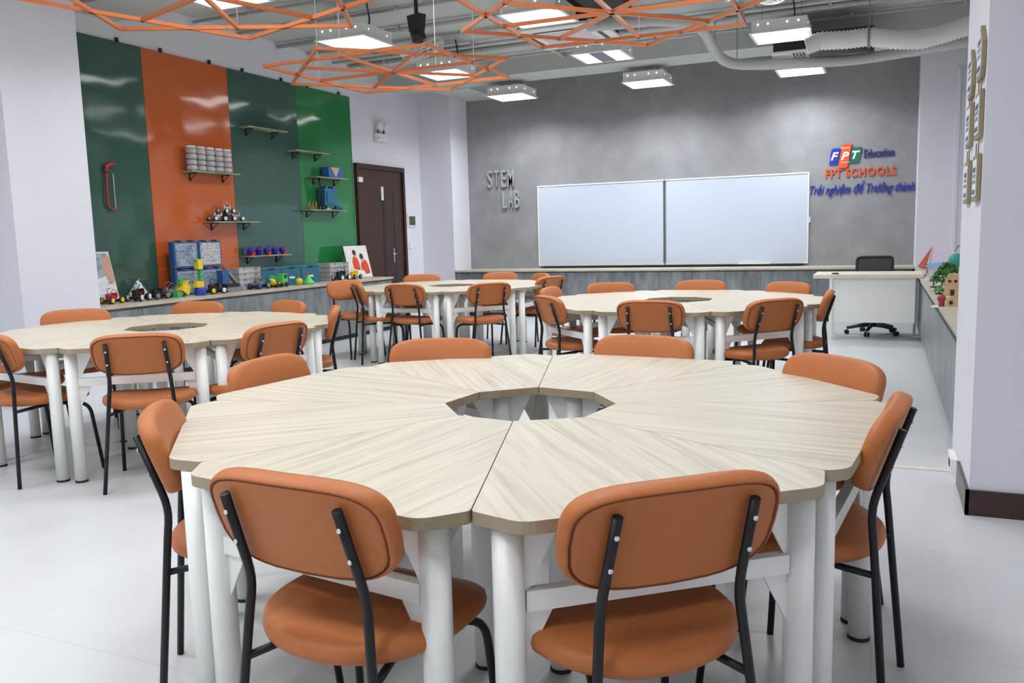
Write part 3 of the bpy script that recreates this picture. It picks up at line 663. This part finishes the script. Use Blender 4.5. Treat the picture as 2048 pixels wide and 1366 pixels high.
# ------------------------------------------------------------------ air conditioner, ducts, fans
t = thing('air_conditioner', 'white square cassette air conditioner hung below the slab', 'air conditioner', (-3.12, 8.80, 3.36))
H_ = .475
def rrect(h, r, z, n=4):
    o = []
    for cx, cy, a0 in ((h-r, h-r, 0), (-h+r, h-r, PI/2), (-h+r, -h+r, PI), (h-r, -h+r, 1.5*PI)):
        for k in range(n+1): o.append((cx+r*math.cos(a0+PI/2*k/n), cy+r*math.sin(a0+PI/2*k/n), z))
    return o
MB().rings([rrect(.46, .04, .045), rrect(H_, .05, .03), rrect(H_, .05, .012), rrect(.45, .05, 0)], smooth=False).build('fascia', WMET, t)
MB().rings([rrect(.27, .05, -.004), rrect(.28, .05, -.0005)], smooth=False).build('grille', PNK, t)
for q in ((-.27, -.39, .27, -.345), (-.27, .345, .27, .39), (-.39, -.27, -.345, .27), (.345, -.27, .39, .27)): MB().box((q[0], q[1], -.003), (q[2], q[3], -.0005)).build('louvre', BPL, t)
MB().box((-.42, -.42, .046), (.42, .42, .30)).build('casing', simple('dark_insulation', (.03, .022, .02), .8), t)
for xx in (-.35, .35): MB().cyl((xx, -.3, .3), (xx, -.3, SLAB-3.36), .006, 6).build('hanger', GRY, t)
t = thing('duct_box', 'dark brown insulated duct box above the air conditioner', 'duct', (-2.46, 8.05, 3.42)); MB().box((-.20, -1.3, 0), (.18, .18, .30)).build('casing', MATS['dark_insulation'], t); MB().box((-.21, -.9, -.004), (.19, -.86, .303)).build('strap', GRY, t)
# supply grille
t = thing('ceiling_grille', 'small white supply grille on a black box near the right back light', 'vent', (-1.05, 10.95-.25, 3.28))
MB().box((-.2, -.27, 0), (.2, .27, .02)).build('frame', WHT, t)
for k in range(4): MB().box((.04+.035*k, -.2, -.004), (.055+.035*k, .2, -.0005)).build('slot', BPL, t)
MB().box((-.17, -.25, .021), (.9, .33, .20)).build('plenum', BPL, t)
# flexible duct
path = [atz(1622, 88, 3.19), None]
pts = []
for px, py, z in ((1612, 92, 3.18), (1640, 82, 3.2), (1690, 80, 3.18), (1738, 74, 3.2), (1790, 80, 3.15), (1840, 80, 3.13), (1885, 68, 3.15), (1935, 52, 3.17), (1985, 36, 3.2)):
    d = ray(px, py); pts.append(Vector((0, 0, CAM_H))+d*(9.4/d.y))
fine = []
for i in range(len(pts)-1):
    for k in range(12): fine.append(pts[i].lerp(pts[i+1], k/12))
fine = [fine[0]]+[(fine[i-1]+fine[i]+fine[i+1])/3 for i in range(1, len(fine)-1)]+[fine[-1]]
t = thing('flexible_duct', 'fat white corrugated flexible duct sagging toward the right pillar', 'duct', fine[0]); o0 = Vector(fine[0])
MB().tube([p-o0 for p in fine], .09, 18, radii=[.082+.014*(i % 2) for i in range(len(fine))]).build('hose', DUCT, t)
q = pts[3]-o0; MB().tube([(q.x, q.y+.100*math.sin(a), q.z+.100*math.cos(a)) for a in [2*PI*k/20 for k in range(20)]], .012, 6, closed=True).cyl((q.x, q.y, q.z+.10), (q.x, q.y, SLAB-o0.z), .005, 6).build('hanger', GRY, t)
# smooth pipe
pp = [atz(1180, 50, 3.30), atz(1240, 46, 3.42), atz(1320, 40, 3.45), atz(1380, 46, 3.44), atz(1408, 62, 3.42), atz(1424, 92, 3.36), atz(1440, 114, 3.30), atz(1462, 126, 3.25), atz(1500, 129, 3.22), atz(1580, 127, 3.2), atz(1700, 120, 3.2), atz(1800, 106, 3.24), atz(1900, 88, 3.26), atz(1990, 74, 3.28)]
ppf = []
for i in range(len(pp)-1):
    p0, p1, p2, p3 = pp[max(0, i-1)], pp[i], pp[i+1], pp[min(len(pp)-1, i+2)]
    for k in range(5):
        u = k/5; ppf.append(.5*((2*p1)+(p2-p0)*u+(2*p0-5*p1+4*p2-p3)*u*u+(3*p1-p0-3*p2+p3)*u**3))
ppf.append(pp[-1]); o0 = Vector(ppf[0])
t = thing('insulated_pipe', 'smooth grey insulated pipe bending from the air conditioner to the right wall', 'pipe', o0)
MB().tube([p-o0 for p in ppf], .062, 14).build('pipe', PIPE, t)
for i in (27, 37, 52):
    q = ppf[min(i, len(ppf)-1)]-o0; MB().cyl((q.x, q.y, q.z+.06), (q.x, q.y, SLAB-o0.z), .005, 6).build('hanger', GRY, t)

def fan(label, loc, rz, tilt, body):
    t = thing('ceiling_fan', label, 'fan', loc, rz, 'caged fans under the ceiling')
    MB().cyl((0, 0, .10), (0, 0, SLAB-loc[2]), .02, 8).box((-.09, -.09, SLAB-loc[2]-.02), (.09, .09, SLAB-loc[2]-.001)).build('mount', body, t)
    MB().prism([(-.06, 0), (.06, 0), (.09, .16), (-.09, .16)], -.05, .05, M=Mt(rx=PI/2)).build('bracket', body, t)
    M_ = Matrix.Rotation(tilt, 4, 'X')
    MB().lathe([(.03, .02), (.07, .01), (.075, -.08), (.04, -.11)], 16, M=M_).build('motor', body, t)
    mb = MB()
    for r_, z_ in ((.225, -.17), (.225, -.15), (.20, -.22), (.20, -.11), (.13, -.245), (.06, -.25)): mb.tube([(r_*math.cos(2*PI*k/28), r_*math.sin(2*PI*k/28), z_) for k in range(28)], .0045, 5, closed=True, M=M_)
    for k in range(24):
        a = 2*PI*k/24; mb.tube([(.05*math.cos(a), .05*math.sin(a), -.25), (.14*math.cos(a), .14*math.sin(a), -.243), (.205*math.cos(a), .205*math.sin(a), -.215), (.227*math.cos(a), .227*math.sin(a), -.16), (.2*math.cos(a), .2*math.sin(a), -.11), (.08*math.cos(a), .08*math.sin(a), -.08)], .0022, 4, M=M_)
    mb.build('cage', WHT, t)
    MB().lathe([(.05, -.257), (.052, -.25), (.045, -.245)], 18, M=M_).build('badge', GRY, t)
    MB().lathe([(.035, -.20), (.035, -.12)], 12, M=M_).build('hub', GRY, t)
    for k in range(3):
        a = 2*PI*k/3; B = M_ @ Matrix.Rotation(a, 4, 'Z')
        MB().add([(.03, -.03, -.15), (.19, -.08, -.17), (.20, .05, -.14), (.03, .03, -.17), (.03, -.03, -.153), (.19, -.08, -.173), (.20, .05, -.143), (.03, .03, -.173)], [(0, 1, 2, 3), (7, 6, 5, 4), (0, 4, 5, 1), (1, 5, 6, 2), (2, 6, 7, 3), (3, 7, 4, 0)], M=B).build('blade', CLR, t)
fan('caged ceiling fan on a black bracket, left of the middle lights', (-4.30, 7.6, 3.32), R(-20), R(22), BPL)
fan('white caged ceiling fan with grey badge at the top right', (-.93, 7.95, 3.53), R(-10), R(-38), WHT)

# ------------------------------------------------------------------ tables
TAB = {'A': (-1.0379, 2.4736, -1.2873), 'B': (-4.328, 4.150, -.5463), 'C': (-4.412, 8.37, -1.184), 'D': (-1.473, 6.61, -1.150)}
RI, SC = .2748, {'B': .97}
def dirv(a): return Vector((math.cos(a), math.sin(a)))
def ring_vertices(key):
    cx, cy, rot = TAB[key]; c = Vector((cx, cy)); out = []; inn = []
    if key == 'A':
        po = [(941, 1022), (401, 924), (433, 801), (742, 733), (1106, 711), (1470, 729), (1750, 801), (1652, 941)]
        pi = [(1026, 842), (917, 830), (891, 806), (959, 784), (1077, 774), (1187, 784), (1231, 807), (1166.5, 834)]
        for a in po: out.append(atz(*a, .75).to_2d())
        for a in pi: inn.append(atz(*a, .75).to_2d())
    else:
        for k in range(8):
            out.append(c+dirv(rot-k*PI/4)*1.064*SC.get(key, 1)); inn.append(c+dirv(rot-k*PI/4)*RI*SC.get(key, 1))
    return c, out, inn
def fillet(pts, rs, n=4):
    o = []
    N = len(pts)
    for i in range(N):
        p = pts[i]; a = pts[i-1]; b_ = pts[(i+1) % N]; r = rs[i]
        if r <= 0: o.append(p.copy()); continue
        d1 = (a-p).normalized(); d2 = (b_-p).normalized(); s0 = p+d1*r; s1 = p+d2*r
        for k in range(n+1):
            u = k/n; o.append(s0*(1-u)**2+p*2*u*(1-u)+s1*u*u)
    return o
SEG_PLACE = ['near side, left of the seam', 'left near side', 'left side', 'far left', 'far side', 'far right', 'right side', 'near side, right of the seam']
RINGN = {'A': 'foreground ring', 'B': 'left ring', 'C': 'back ring by the door', 'D': 'back ring by the teacher desk'}
def place_word(key, mid):
    """where a piece lies in its ring as seen from the camera"""
    cx, cy, _ = TAB[key]; d = mid-Vector((cx, cy))
    view = math.atan2(cy, cx); a = (math.atan2(d.y, d.x)-view)
    a = math.degrees(math.atan2(math.sin(a), math.cos(a)))   # 0 = far, 90 = left, 180 = near
    return a
def names_for(angs):
    """eight distinct place words, ordered by angle from straight away counter-clockwise"""
    order = sorted(range(8), key=lambda i: angs[i] % 360)
    words = ['far side just left of centre', 'far left', 'left side', 'near left', 'near side just right of the left corner', 'near right', 'right side', 'far right']
    res = {}
    for r_, i in enumerate(order): res[i] = r_
    return res
W8 = ['far side, left of centre', 'far left corner', 'left side toward the camera', 'near side, left of centre', 'near side, right of centre', 'right side toward the camera', 'far right corner', 'far side, right of centre']
EXT = {1: .09, 5: .075, 6: .05, 7: .108}   # how far each loose table of the front ring stands out past its seams
def make_table(key, k, c, out, inn, word):
    a, b_ = out[k], out[(k+1) % 8]; ia, ib = inn[k], inn[(k+1) % 8]
    # apex of the uncut trapezoid
    da, db = (a-ia).normalized(), (b_-ib).normalized(); ex = EXT.get(k, .098) if key == 'A' else .098; A = a+da*ex; B = b_+db*ex
    e = (B-A).normalized(); ca, cb = A+e*(ex+.007), B-e*(ex+.007)
    mid = (A+B)/2; nrm = Vector((e.y, -e.x));
    if nrm.dot(mid-c) < 0: nrm = -nrm
    org = (mid+(ia+ib)/2)/2; ang = math.atan2(nrm.y, nrm.x)-PI/2
    T = Matrix.Rotation(-ang, 2)
    poly = [ia, a, ca, cb, b_, ib]
    cen = sum(poly, Vector((0, 0)))/6
    loc = [T @ (p-org) for p in poly]
    lc = sum(loc, Vector((0, 0)))/6
    if (loc[1]-loc[0]).x*(loc[2]-loc[1]).y-(loc[1]-loc[0]).y*(loc[2]-loc[1]).x < 0: loc = loc[::-1]; rs = [0, .012, .03, .03, .012, 0]
    else: rs = [0, .012, .03, .03, .012, 0]
    # tiny gap to the neighbour
    loc2 = [p-(p-lc).normalized()*.0016 for p in loc]
    t = thing('trapezoid_table', 'pale oak trapezoid table, %s, %s' % (RINGN[key], word), 'table', (org.x, org.y, 0), ang, 'trapezoid tables forming the %s' % RINGN[key])
    MB().prism(fillet(loc2, rs), .722, .75, 0, 1).build('tabletop', [OAK, OAKE], t, bevel=.0012)
    hy = (T @ (mid-org)).y; iy = (T @ ((ia+ib)/2-org)).y
    lx, ly = (.365 if key == 'A' and k in (1, 6) else .335), hy-(.065 if key == 'A' and k in (1, 6) else .085); jy = iy+.065
    for x, y in ((-lx, ly), (lx, ly), (0, jy)):
        lg = MB().lathe([(.033, .012), (.033, .7215)], 20, (x, y, 0)).build('leg', WMET, t)
        MB().lathe([(.034, 0), (.034, .0118)], 20, (x, y, 0)).build('foot_cap', RUB, lg)
    MB().box((-lx+.033, ly-.014, .535), (lx-.033, ly+.014, .578)).build('rail', WMET, t)
    th = .003
    def gus(x0, x1, y_, z0, z1):
        v = [(x0, y_-th, z0), (x1, y_-th, z0), (x0, y_-th, z1), (x0, y_+th, z0), (x1, y_+th, z0), (x0, y_+th, z1)]
        MB().add(v, [(0, 1, 2), (5, 4, 3), (0, 3, 4, 1), (1, 4, 5, 2), (2, 5, 3, 0)]).build('gusset', WMET, t)
    for s_ in (-1, 1):
        x0 = s_*(lx-.031)
        gus(x0, x0-s_*.085, ly, .721, .56); gus(x0, x0-s_*.062, ly, .534, .42)
        gus(s_*.031, s_*.115, jy, .721, .56)
    for s_ in (-1, 1):
        p0 = Vector((s_*(lx-.02), ly-.03)); p1 = Vector((s_*.02, jy+.03))
        MB().tube([(p0.x, p0.y, .635), (p1.x, p1.y, .635)], .022, 4, square=True).build('side_rail', WMET, t)
    return org, ang, A, B
EDGE = {}
for key in TAB:
    c, out, inn = ring_vertices(key)
    mids = [(out[k]+out[(k+1) % 8])/2 for k in range(8)]
    angs = [place_word(key, m_) for m_ in mids]; rk = names_for(angs)
    for k in range(8):
        EDGE[key, k] = make_table(key, k, c, out, inn, W8[rk[k]])[2:]

# ------------------------------------------------------------------ chairs
def superellipse(n, a, b_, e, t0=0):
    o = []
    for i in range(n):
        t_ = 2*PI*i/n; ct, st = math.cos(t_), math.sin(t_)
        o.append((a*math.copysign(abs(ct)**(2/e), ct), b_*math.copysign(abs(st)**(2/e), st)))
    return o
def make_chair():
    t = thing('dining_chair', 'chair', 'chair')
    # backrest
    N = 40; ol = superellipse(N, .232, .110, 4.0)
    tilt = R(19); M_ = Mt((0, -.232, .722), rx=tilt)
    prof = [(.02, -.018), (.45, -.018), (.88, -.018), (.915, -.0175), (.925, -.011), (.935, -.011), (.945, -.019), (.975, -.016), (.995, -.007), (1, .003), (.995, .013), (.96, .024), (.85, .030), (.5, .033), (.02, .033)]
    rs = []
    for sc, d in prof:
        r_ = []
        for x, z in ol:
            x2, z2 = x*sc, z*sc
            if z2 > 0: z2 += .010*(1-(x2/.23)**2)*sc
            if z2 < 0: x2 *= 1-.10*(z2/.11)**2
            r_.append((x2, d+.40*x2*x2, z2))
        rs.append(r_)
    mb = MB(); mb.rings(rs, 0, True, True, M_)
    # seam ring darker
    for i in range(len(mb.f)):
        k = i//N
        if k in (3, 4, 5) and i < N*(len(prof)-1): mb.m[i] = 1
    bk = mb.build('backrest', [LEA, LEAB], t)
    # seat
    N = 48; rs = []
    for sc, z in [(q, h_+.022) for q, h_ in ((.02, .405), (.7, .405), (.92, .408), (.985, .420), (1.0, .433), (.985, .446), (.93, .456), (.75, .461), (.4, .460), (.02, .459))]:
        r_ = []
        for i in range(N):
            a = 2*PI*i/N; ct, st = math.cos(a), math.sin(a)
            e = 3.4 if st > 0 else 2.15
            x = .240*math.copysign(abs(ct)**(2/e), ct)*sc; y = (.215 if st > 0 else .235)*math.copysign(abs(st)**(2/e), st)*sc
            zz = z+.20*x*x*(1 if z > .462 else .6) - (.9*(y-.08)**2 if y > .08 else 0)
            r_.append((x, y, zz))
        rs.append(r_)
    MB().rings(rs).build('seat', LEA, t)
    # legs
    def bend(pts, r=.03, n=4):
        P = [Vector(p) for p in pts]; o = [P[0]]
        for i in range(1, len(P)-1):
            d1 = (P[i-1]-P[i]); d2 = (P[i+1]-P[i]); s0 = P[i]+d1.normalized()*min(r, d1.length*.45); s1 = P[i]+d2.normalized()*min(r, d2.length*.45)
            for k in range(n+1):
                u = k/n; o.append(s0*(1-u)**2+P[i]*2*u*(1-u)+s1*u*u)
        return o+[P[-1]]
    for s_ in (-1, 1):
        rear = bend([(s_*.142, -.281, .790), (s_*.150, -.213, .585), (s_*.158, -.222, .50), (s_*.208, -.265, .0)], .045)
        lg = MB().tube(rear, .0105, 10).build('leg', BLK, t)
        for zz in (.750, .680):
            f_ = (.790-zz)/.205; yy = -.281+f_*.068; xx = s_*(.142+.008*f_)
            MB().lathe([(.0055, 0), (.0055, -.003), (.002, -.0035)], 8, (xx, yy-.0105, zz), 'y').build('screw', CHR, lg)
        front = bend([(s_*.10, -.02, .413), (s_*.172, .12, .408), (s_*.196, .175, .375), (s_*.215, .215, .0)], .05, 6)
        MB().tube(front, .0105, 10).build('leg', BLK, t)
    mb = MB()
    for s_ in (-1, 1): mb.tube([(s_*.166, -.233, .412), (s_*.11, -.04, .413)], .0095, 8)
    mb.tube([(-.105, -.02, .413), (.105, -.02, .413)], .0095, 8)
    mb.build('seat_frame', BLK, t)
    return t
proto = make_chair(); used = [False]
def place_chair(px, py, facing, label, group, dist=None, shift=None):
    P = atz(px, py, .838)
    f = dirv(facing); L = Vector((P.x, P.y))+f*.275
    if not used[0]: o = proto; used[0] = True
    else: o = copy_tree(proto)
    if shift: L += Vector(shift)
    o.location = (L.x, L.y, 0); o.rotation_euler = (0, 0, facing-PI/2)
    o['label'] = label; o['group'] = group
    return o
# (table, backrest-top pixel, edge index, facing tweak deg, min distance, words)
CH = {'A': [((558, 954), 0, 3, 'seen from behind at the near left of the foreground ring'), ((1374, 962), 7, 3, 'seen from behind at the near right of the foreground ring'),
            ((334, 812), 1, 0, 'edge-on at the left side of the foreground ring, touching the table corner'), ((517, 714), 2, 8, 'backrest top showing at the upper left of the foreground ring'),
            ((884, 676), 3, -18, 'backrest top showing beyond the foreground ring, left of its centre'), ((1280, 674), 4, 0, 'backrest top showing beyond the foreground ring, right of its centre'),
            ((1668, 712), 5, 8, 'backrest top showing at the upper right of the foreground ring'), ((1798, 799), 6, 0, 'edge-on at the right side of the foreground ring')],
      'B': [((268, 668), 0, 0, 'seen from behind at the left ring, middle of its near side'), ((-36, 668), 1, 0, 'cut by the left picture edge at the near side of the left ring'), ((563, 645), 7, 0, 'seen from behind at the right near side of the left ring'),
            ((178, 619), 3, -30, 'far side of the left ring in front of the white pillar'), ((402, 602), 4, -26, 'far side of the left ring below the yellow block robot'), ((587, 600), 5, -12, 'far right of the left ring in front of the grey cabinets'),
            ((668, 612), 6, 0, 'edge-on at the right end of the left ring'), ((5, 645), 2, 0, 'cut by the left picture edge at the far side of the left ring')],
      'C': [((735, 560), 2, -25, 'far left of the door-side ring, mostly behind another chair'), ((710, 566), 1, 0, 'edge-on at the left end of the door-side ring'), ((803, 568), 0, 0, 'seen from behind at the near left of the door-side ring'),
            ((983, 565), 7, 5, 'seen from behind at the near right of the door-side ring'), ((1095, 552), 6, -20, 'right end of the door-side ring, its back partly hidden'), ((1085, 546), 5, 0, 'far right of the door-side ring, only its top corner showing'),
            ((987, 546), 4, 5, 'far side of the door-side ring below the whiteboard end'), ((850, 549), 3, -15, 'far side of the door-side ring below the white pillar')],
      'D': [((1106, 590), 1, 0, 'seen from behind at the near left of the desk-side ring'), ((1092, 574), 2, 0, 'left end of the desk-side ring behind another chair'), ((1225, 565), 3, -12, 'far left of the desk-side ring'),
            ((1402, 560), 4, 0, 'far side of the desk-side ring below the whiteboard'), ((1568, 564), 5, 10, 'far right of the desk-side ring'), ((1640, 580), 6, 0, 'edge-on at the right end of the desk-side ring'),
            ((1298, 600), 0, 0, 'seen from behind at the middle of the near side of the desk-side ring'), ((1560, 597), 7, 0, 'seen from behind at the near right of the desk-side ring')]}
GN = {'A': 'chairs around the foreground ring', 'B': 'chairs around the left ring', 'C': 'chairs around the door-side ring', 'D': 'chairs around the desk-side ring'}
for key, lst in CH.items():
    cx, cy, rot = TAB[key]
    for (p, e, tw, words) in lst:
        a = rot-PI/8-e*PI/4
        face = a+PI+R(tw)
        P = atz(*p, .838); d = Vector((P.x-cx, P.y-cy)); nrm = -dirv(face)
        # keep the backrest clear of the table edge
        A, B = EDGE[key, e]; en = Vector(((B-A).normalized().y, -(B-A).normalized().x)); mid = (A+B)/2
        if en.dot(mid-Vector((cx, cy))) < 0: en = -en
        gap = (P.to_2d()-mid).dot(en); sh = en*(.078-gap) if gap < .078 else None
        place_chair(*p, face, 'tan chair, '+words, GN[key], shift=sh)

# ------------------------------------------------------------------ teacher desk and office chair
t = thing('teacher_desk', 'white teacher desk with a pale wood top in the right back corner', 'desk', (-.16, 10.55, 0))
MB().box((-.56, -.36, .705), (.57, .33, .748)).build('tabletop', OAKW, t, bevel=.002)
MB().box((-.345, -.33, .205), (.50, -.312, .704)).build('front_panel', WMET, t)
for x0 in (-.385, .505):
    if x0 < 0: MB().box((x0, -.352, 0), (x0+.032, -.32, .704)).build('leg', WMET, t)
    MB().box((x0, .26, 0), (x0+.032, .292, .704)).build('leg', WMET, t)
MB().box((-.35, .268, .66), (.504, .285, .70)).build('rail', WMET, t)
MB().lathe([(.04, .7485), (.042, .755), (.03, .765), (.01, .766)], 14, (-.33, -.25, 0)).build('grommet', BPL, t)
t = thing('office_chair', 'black mesh swivel chair behind the white teacher desk', 'chair', (-.085, 10.86, 0), PI)
for k in range(5):
    a = R(78+72*k); d_ = (math.cos(a), math.sin(a)); mb = MB().tube([(0, 0, .12), (.14*d_[0], .14*d_[1], .105), (.29*d_[0], .29*d_[1], .075)], .022, 8, radii=[.03, .024, .018]); lg = mb.build('leg', BPL, t)
    m2 = MB()
    for s_ in (-1, 1):
        M2 = Mt((.29*d_[0], .29*d_[1], 0), a); m2.lathe([(.012, -.009), (.027, -.009), (.028, .009), (.012, .009)], 12, (0, s_*.016, .028), 'y', M=M2)
    m2.build('caster', RUB, lg)
MB().lathe([(.035, .09), (.035, .2), (.02, .2), (.02, .41)], 12).build('column', BPL, t)
MB().rings([[(x, y, z) for x, y in superellipse(24, .24*s2, .23*s2, 3)] for s2, z in ((.8, .41), (1, .43), (1, .46), (.9, .49), (.3, .495))]).build('seat', MESH, t)
mb = MB(); ol = superellipse(40, .20, .21, 12)
mb.tube([(x, -.25-.1*z, .70+z) for x, z in ol], .016, 8, closed=True).build('back_frame', BPL, t)
MB().rings([[(x*s2, -.253-.1*z*s2+d_, .70+z*s2) for x, z in ol] for s2, d_ in ((.05, 0), (.95, 0), (.95, .006), (.05, .006))], smooth=False).build('backrest', MESH, t)
MB().tube([(0, -.05, .42), (0, -.28, .43), (0, -.285, .62)], .018, 8).build('back_support', BPL, t)

# ------------------------------------------------------------------ right counter models
RZ = RTOP+.0255
t = thing('paper_house', 'tilted lilac and red paper roof model on the right worktop', 'paper model', (.60, 10.3, RZ), R(-20))
MB().box((-.17, -.2, 0), (.17, .2, .008)).build('base', WHT, t)
MB().add([(-.15, -.05, .009), (.15, -.05, .009), (.1, .05, .33), (-.12, .05, .36), (-.15, -.04, .009), (.15, -.04, .009), (.1, .06, .33), (-.12, .06, .36)], [(0, 1, 2, 3), (7, 6, 5, 4), (0, 4, 5, 1), (1, 5, 6, 2), (2, 6, 7, 3), (3, 7, 4, 0)]).build('sheet', PNK, t)
MB().add([(-.24, -.06, .13), (-.155, -.08, .10), (-.125, .04, .35), (-.24, -.05, .13), (-.155, -.07, .10), (-.125, .05, .35)], [(0, 1, 2), (5, 4, 3), (0, 3, 4, 1), (1, 4, 5, 2), (2, 5, 3, 0)]).build('gable', simple('paper_red', (.45, .08, .05), .7), t)
MB().add([(-.13, -.064, .12), (.12, -.064, .15), (.12, -.052, .19), (-.13, -.054, .17), (-.13, -.07, .12), (.12, -.07, .15), (.12, -.06, .19), (-.13, -.06, .17)], [(0, 1, 2, 3), (7, 6, 5, 4), (0, 4, 5, 1), (1, 5, 6, 2), (2, 6, 7, 3), (3, 7, 4, 0)]).build('band', simple('paper_blue', (.25, .42, .70), .7), t)
MB().tube([(.12, 0, .3), (.16, -.02, .36), (.2, 0, .33), (.19, .0, .27), (.13, -.02, .24), (.17, -.03, .2)], .008, 6).build('ribbon', simple('ribbon_green', (.10, .28, .22), .6), t)
def plant(label, loc, r, h, mt, n, name='model_plant'):
    t = thing(name, label, 'model plant', loc, 0, 'small model plants on the right worktop')
    MB().cyl((0, 0, .0), (0, 0, h*.5), .006, 6).lathe([(.03, 0), (.03, .012)], 10).build('stem', BRN, t)
    mb = MB(); rnd = random.Random(int(r*1000)+n)
    for k in range(n):
        a, b_, q = rnd.uniform(0, 2*PI), rnd.uniform(-.6, 1.4), rnd.uniform(.5, 1)
        c_ = Vector((math.cos(a)*math.cos(b_)*r*q, math.sin(a)*math.cos(b_)*r*q, h*.62+math.sin(b_)*r*q*.8)); s2 = r*.28
        M2 = Mt(c_, rnd.uniform(0, 6), rnd.uniform(-1, 1), rnd.uniform(-1, 1))
        mb.add([(-s2, 0, 0), (0, -s2*.5, .004), (s2, 0, 0), (0, s2*.5, .004), (0, 0, -.004)], [(0, 1, 2, 3), (0, 4, 1), (1, 4, 2), (2, 4, 3), (3, 4, 0)], M=M2)
    mb.build('foliage', mt, t); return t
def rc(px, py, z=RZ): return atz(px, py, z)
p = rc(1851, 551); plant('dark green paper plant nearest the teacher desk corner', (.475, 10.9, RZ), .05, .17, LEAF, 40)
plant('bushy green model tree beyond the teal ball', (.58, 9.2, RZ), .09, .24, LEAF, 160)
plant('bushy green model tree in the middle of the models', (.50, 8.55, RZ), .09, .17, LEAF, 150)
plant('pale green model bush by the worktop edge', (.45, 8.9, RZ), .05, .12, LEAF2, 60)
plant('low pale green model shrub in front of the trees', (.45, 8.05, RZ), .05, .06, LEAF2, 60)
t = thing('teal_ball', 'teal round paper ball by the right pillar', 'paper model', (.69, 9.75, RZ)); MB().lathe([(.02, 0), (.05, .01), (.03, .04), (.02, .16)], 12).build('stand', BRN, t); MB().ball((0, 0, .22), .075, 14).build('ball', simple('teal_paper', (.04, .35, .33), .6), t)
t = thing('wooden_house', 'small plywood tower house with round windows by the pillar', 'wooden model', (.55, 7.95, RZ), R(-10))
MB().box((-.06, -.05, 0), (.06, .05, .13)).prism([(-.06, .1301), (.06, .1301), (.04, .17), (0, .185), (-.04, .17)], -.05, .05, M=Mt(rx=PI/2)).build('body', BEI, t)
for xx in (-.022, .022): MB().lathe([(.012, -.0035), (.012, 0)], 12, (xx, -.0505, .12), 'y').build('window', BRN, t)
MB().box((-.015, -.054, .0), (.015, -.0505, .05)).build('door', BRN, t)
t = thing('wooden_house', 'plywood gable house with a red figure at the front of the models', 'wooden model', (.49, 6.86, RZ), R(-10))
MB().prism([(-.06, .0), (.09, .0), (.09, .12), (.02, .10), (-.06, .05)], -.06, .06, M=Mt(rx=PI/2)).build('body', BEI, t)
MB().box((-.03, -.066, .02), (-.008, -.061, .045)).box((.03, -.066, .02), (.055, -.061, .045)).build('window', BRN, t)
MB().ball((-.085, -.03, .06), .03, 10).lathe([(.02, 0), (.02, .05)], 8, (-.085, -.03, 0)).build('figure', simple('figure_red', (.40, .06, .07), .6), t)
MB().box((-.15, -.09, -.0008), (.1, .09, 0)).build('base', WHT, t)

# ------------------------------------------------------------------ plaques on right pillar
def plaque(label, y, z, wd, ht, top, cords):
    t = thing('wall_plaque', label, 'plaque', (.379, y, z), 0, 'wooden plaques strung on the right pillar')
    if top: pts = [(-wd/2, -ht/2), (wd/2, -ht/2), (wd/2, ht/2-.07), (0, ht/2), (-wd/2, ht/2-.07)]; pts = [(-wd/2+.03, -ht/2), (wd/2-.03, -ht/2), (wd/2, -ht/2+.05), (wd/2, ht/2-.08), (.0, ht/2), (-wd/2, ht/2-.08), (-wd/2, -ht/2+.05)]
    else: pts = [(-wd/2, -ht/2), (wd/2, -ht/2), (wd/2, ht/2), (-wd/2, ht/2)]
    def pr(pts, x0, x1, name, mt):
        n_ = len(pts); v = [(x0, p[0], p[1]) for p in pts]+[(x1, p[0], p[1]) for p in pts]
        return MB().add(v, [list(range(n_)), list(range(2*n_-1, n_-1, -1))]+[(i, i+n_, (i+1) % n_+n_, (i+1) % n_) for i in range(n_)]).build(name, mt, t)
    pr(pts, -.016, -.001, 'frame', GOLD); pr([(p[0]*.78, p[1]*.8) for p in pts], -.0185, -.0165, 'paper', PAPER)
    for k, (a, h_) in enumerate(((.18, .02), (.05, .014), (-.08, .014), (-.3, .02))):
        MB().box((-.0202, -wd*.25, ht*a-h_/2), (-.019, wd*.25, ht*a+h_/2)).build('printed_band', SIGNN if k in (0, 3) else GRY, t)
    if cords:
        for s_ in (-1, 1): MB().cyl((-.01, s_*wd*.22, ht/2+.001), (-.01, s_*wd*.22, ht/2+cords), .003, 5).build('cord', GOLD, t)
for nmn, y, zs in (('near', 4.28, (2.02, 1.755, 1.485)), ('far', 4.72, (2.0, 1.755, 1.485))):
    for k, z in enumerate(zs):
        plaque('%s wooden plaque of the %s column on the right pillar' % (['hexagonal topmost', 'rectangular middle', 'rectangular bottom'][k], 'near' if nmn == 'near' else 'far'), y, z, .22, .23 if k == 0 else .20, k == 0, .055 if k else 0)

# floor cable cover and socket
tag(MB().box((-.15, 4.82, .0), (.364, 4.85, .008)).build('cable_cover', simple('cream_strip', (.72, .70, .58), .5)), 'thin cream cable cover strip on the floor beside the right pillar', 'cable cover')
t = thing('floor_socket', 'small white socket box at the foot of the right pillar', 'socket', (.37, 4.86, 0)); MB().box((-.02, -.1, 0), (.009, .12, .085)).build('box', WHT, t); MB().box((-.0235, -.04, .03), (-.0205, .03, .065)).build('outlet', BPL, t)
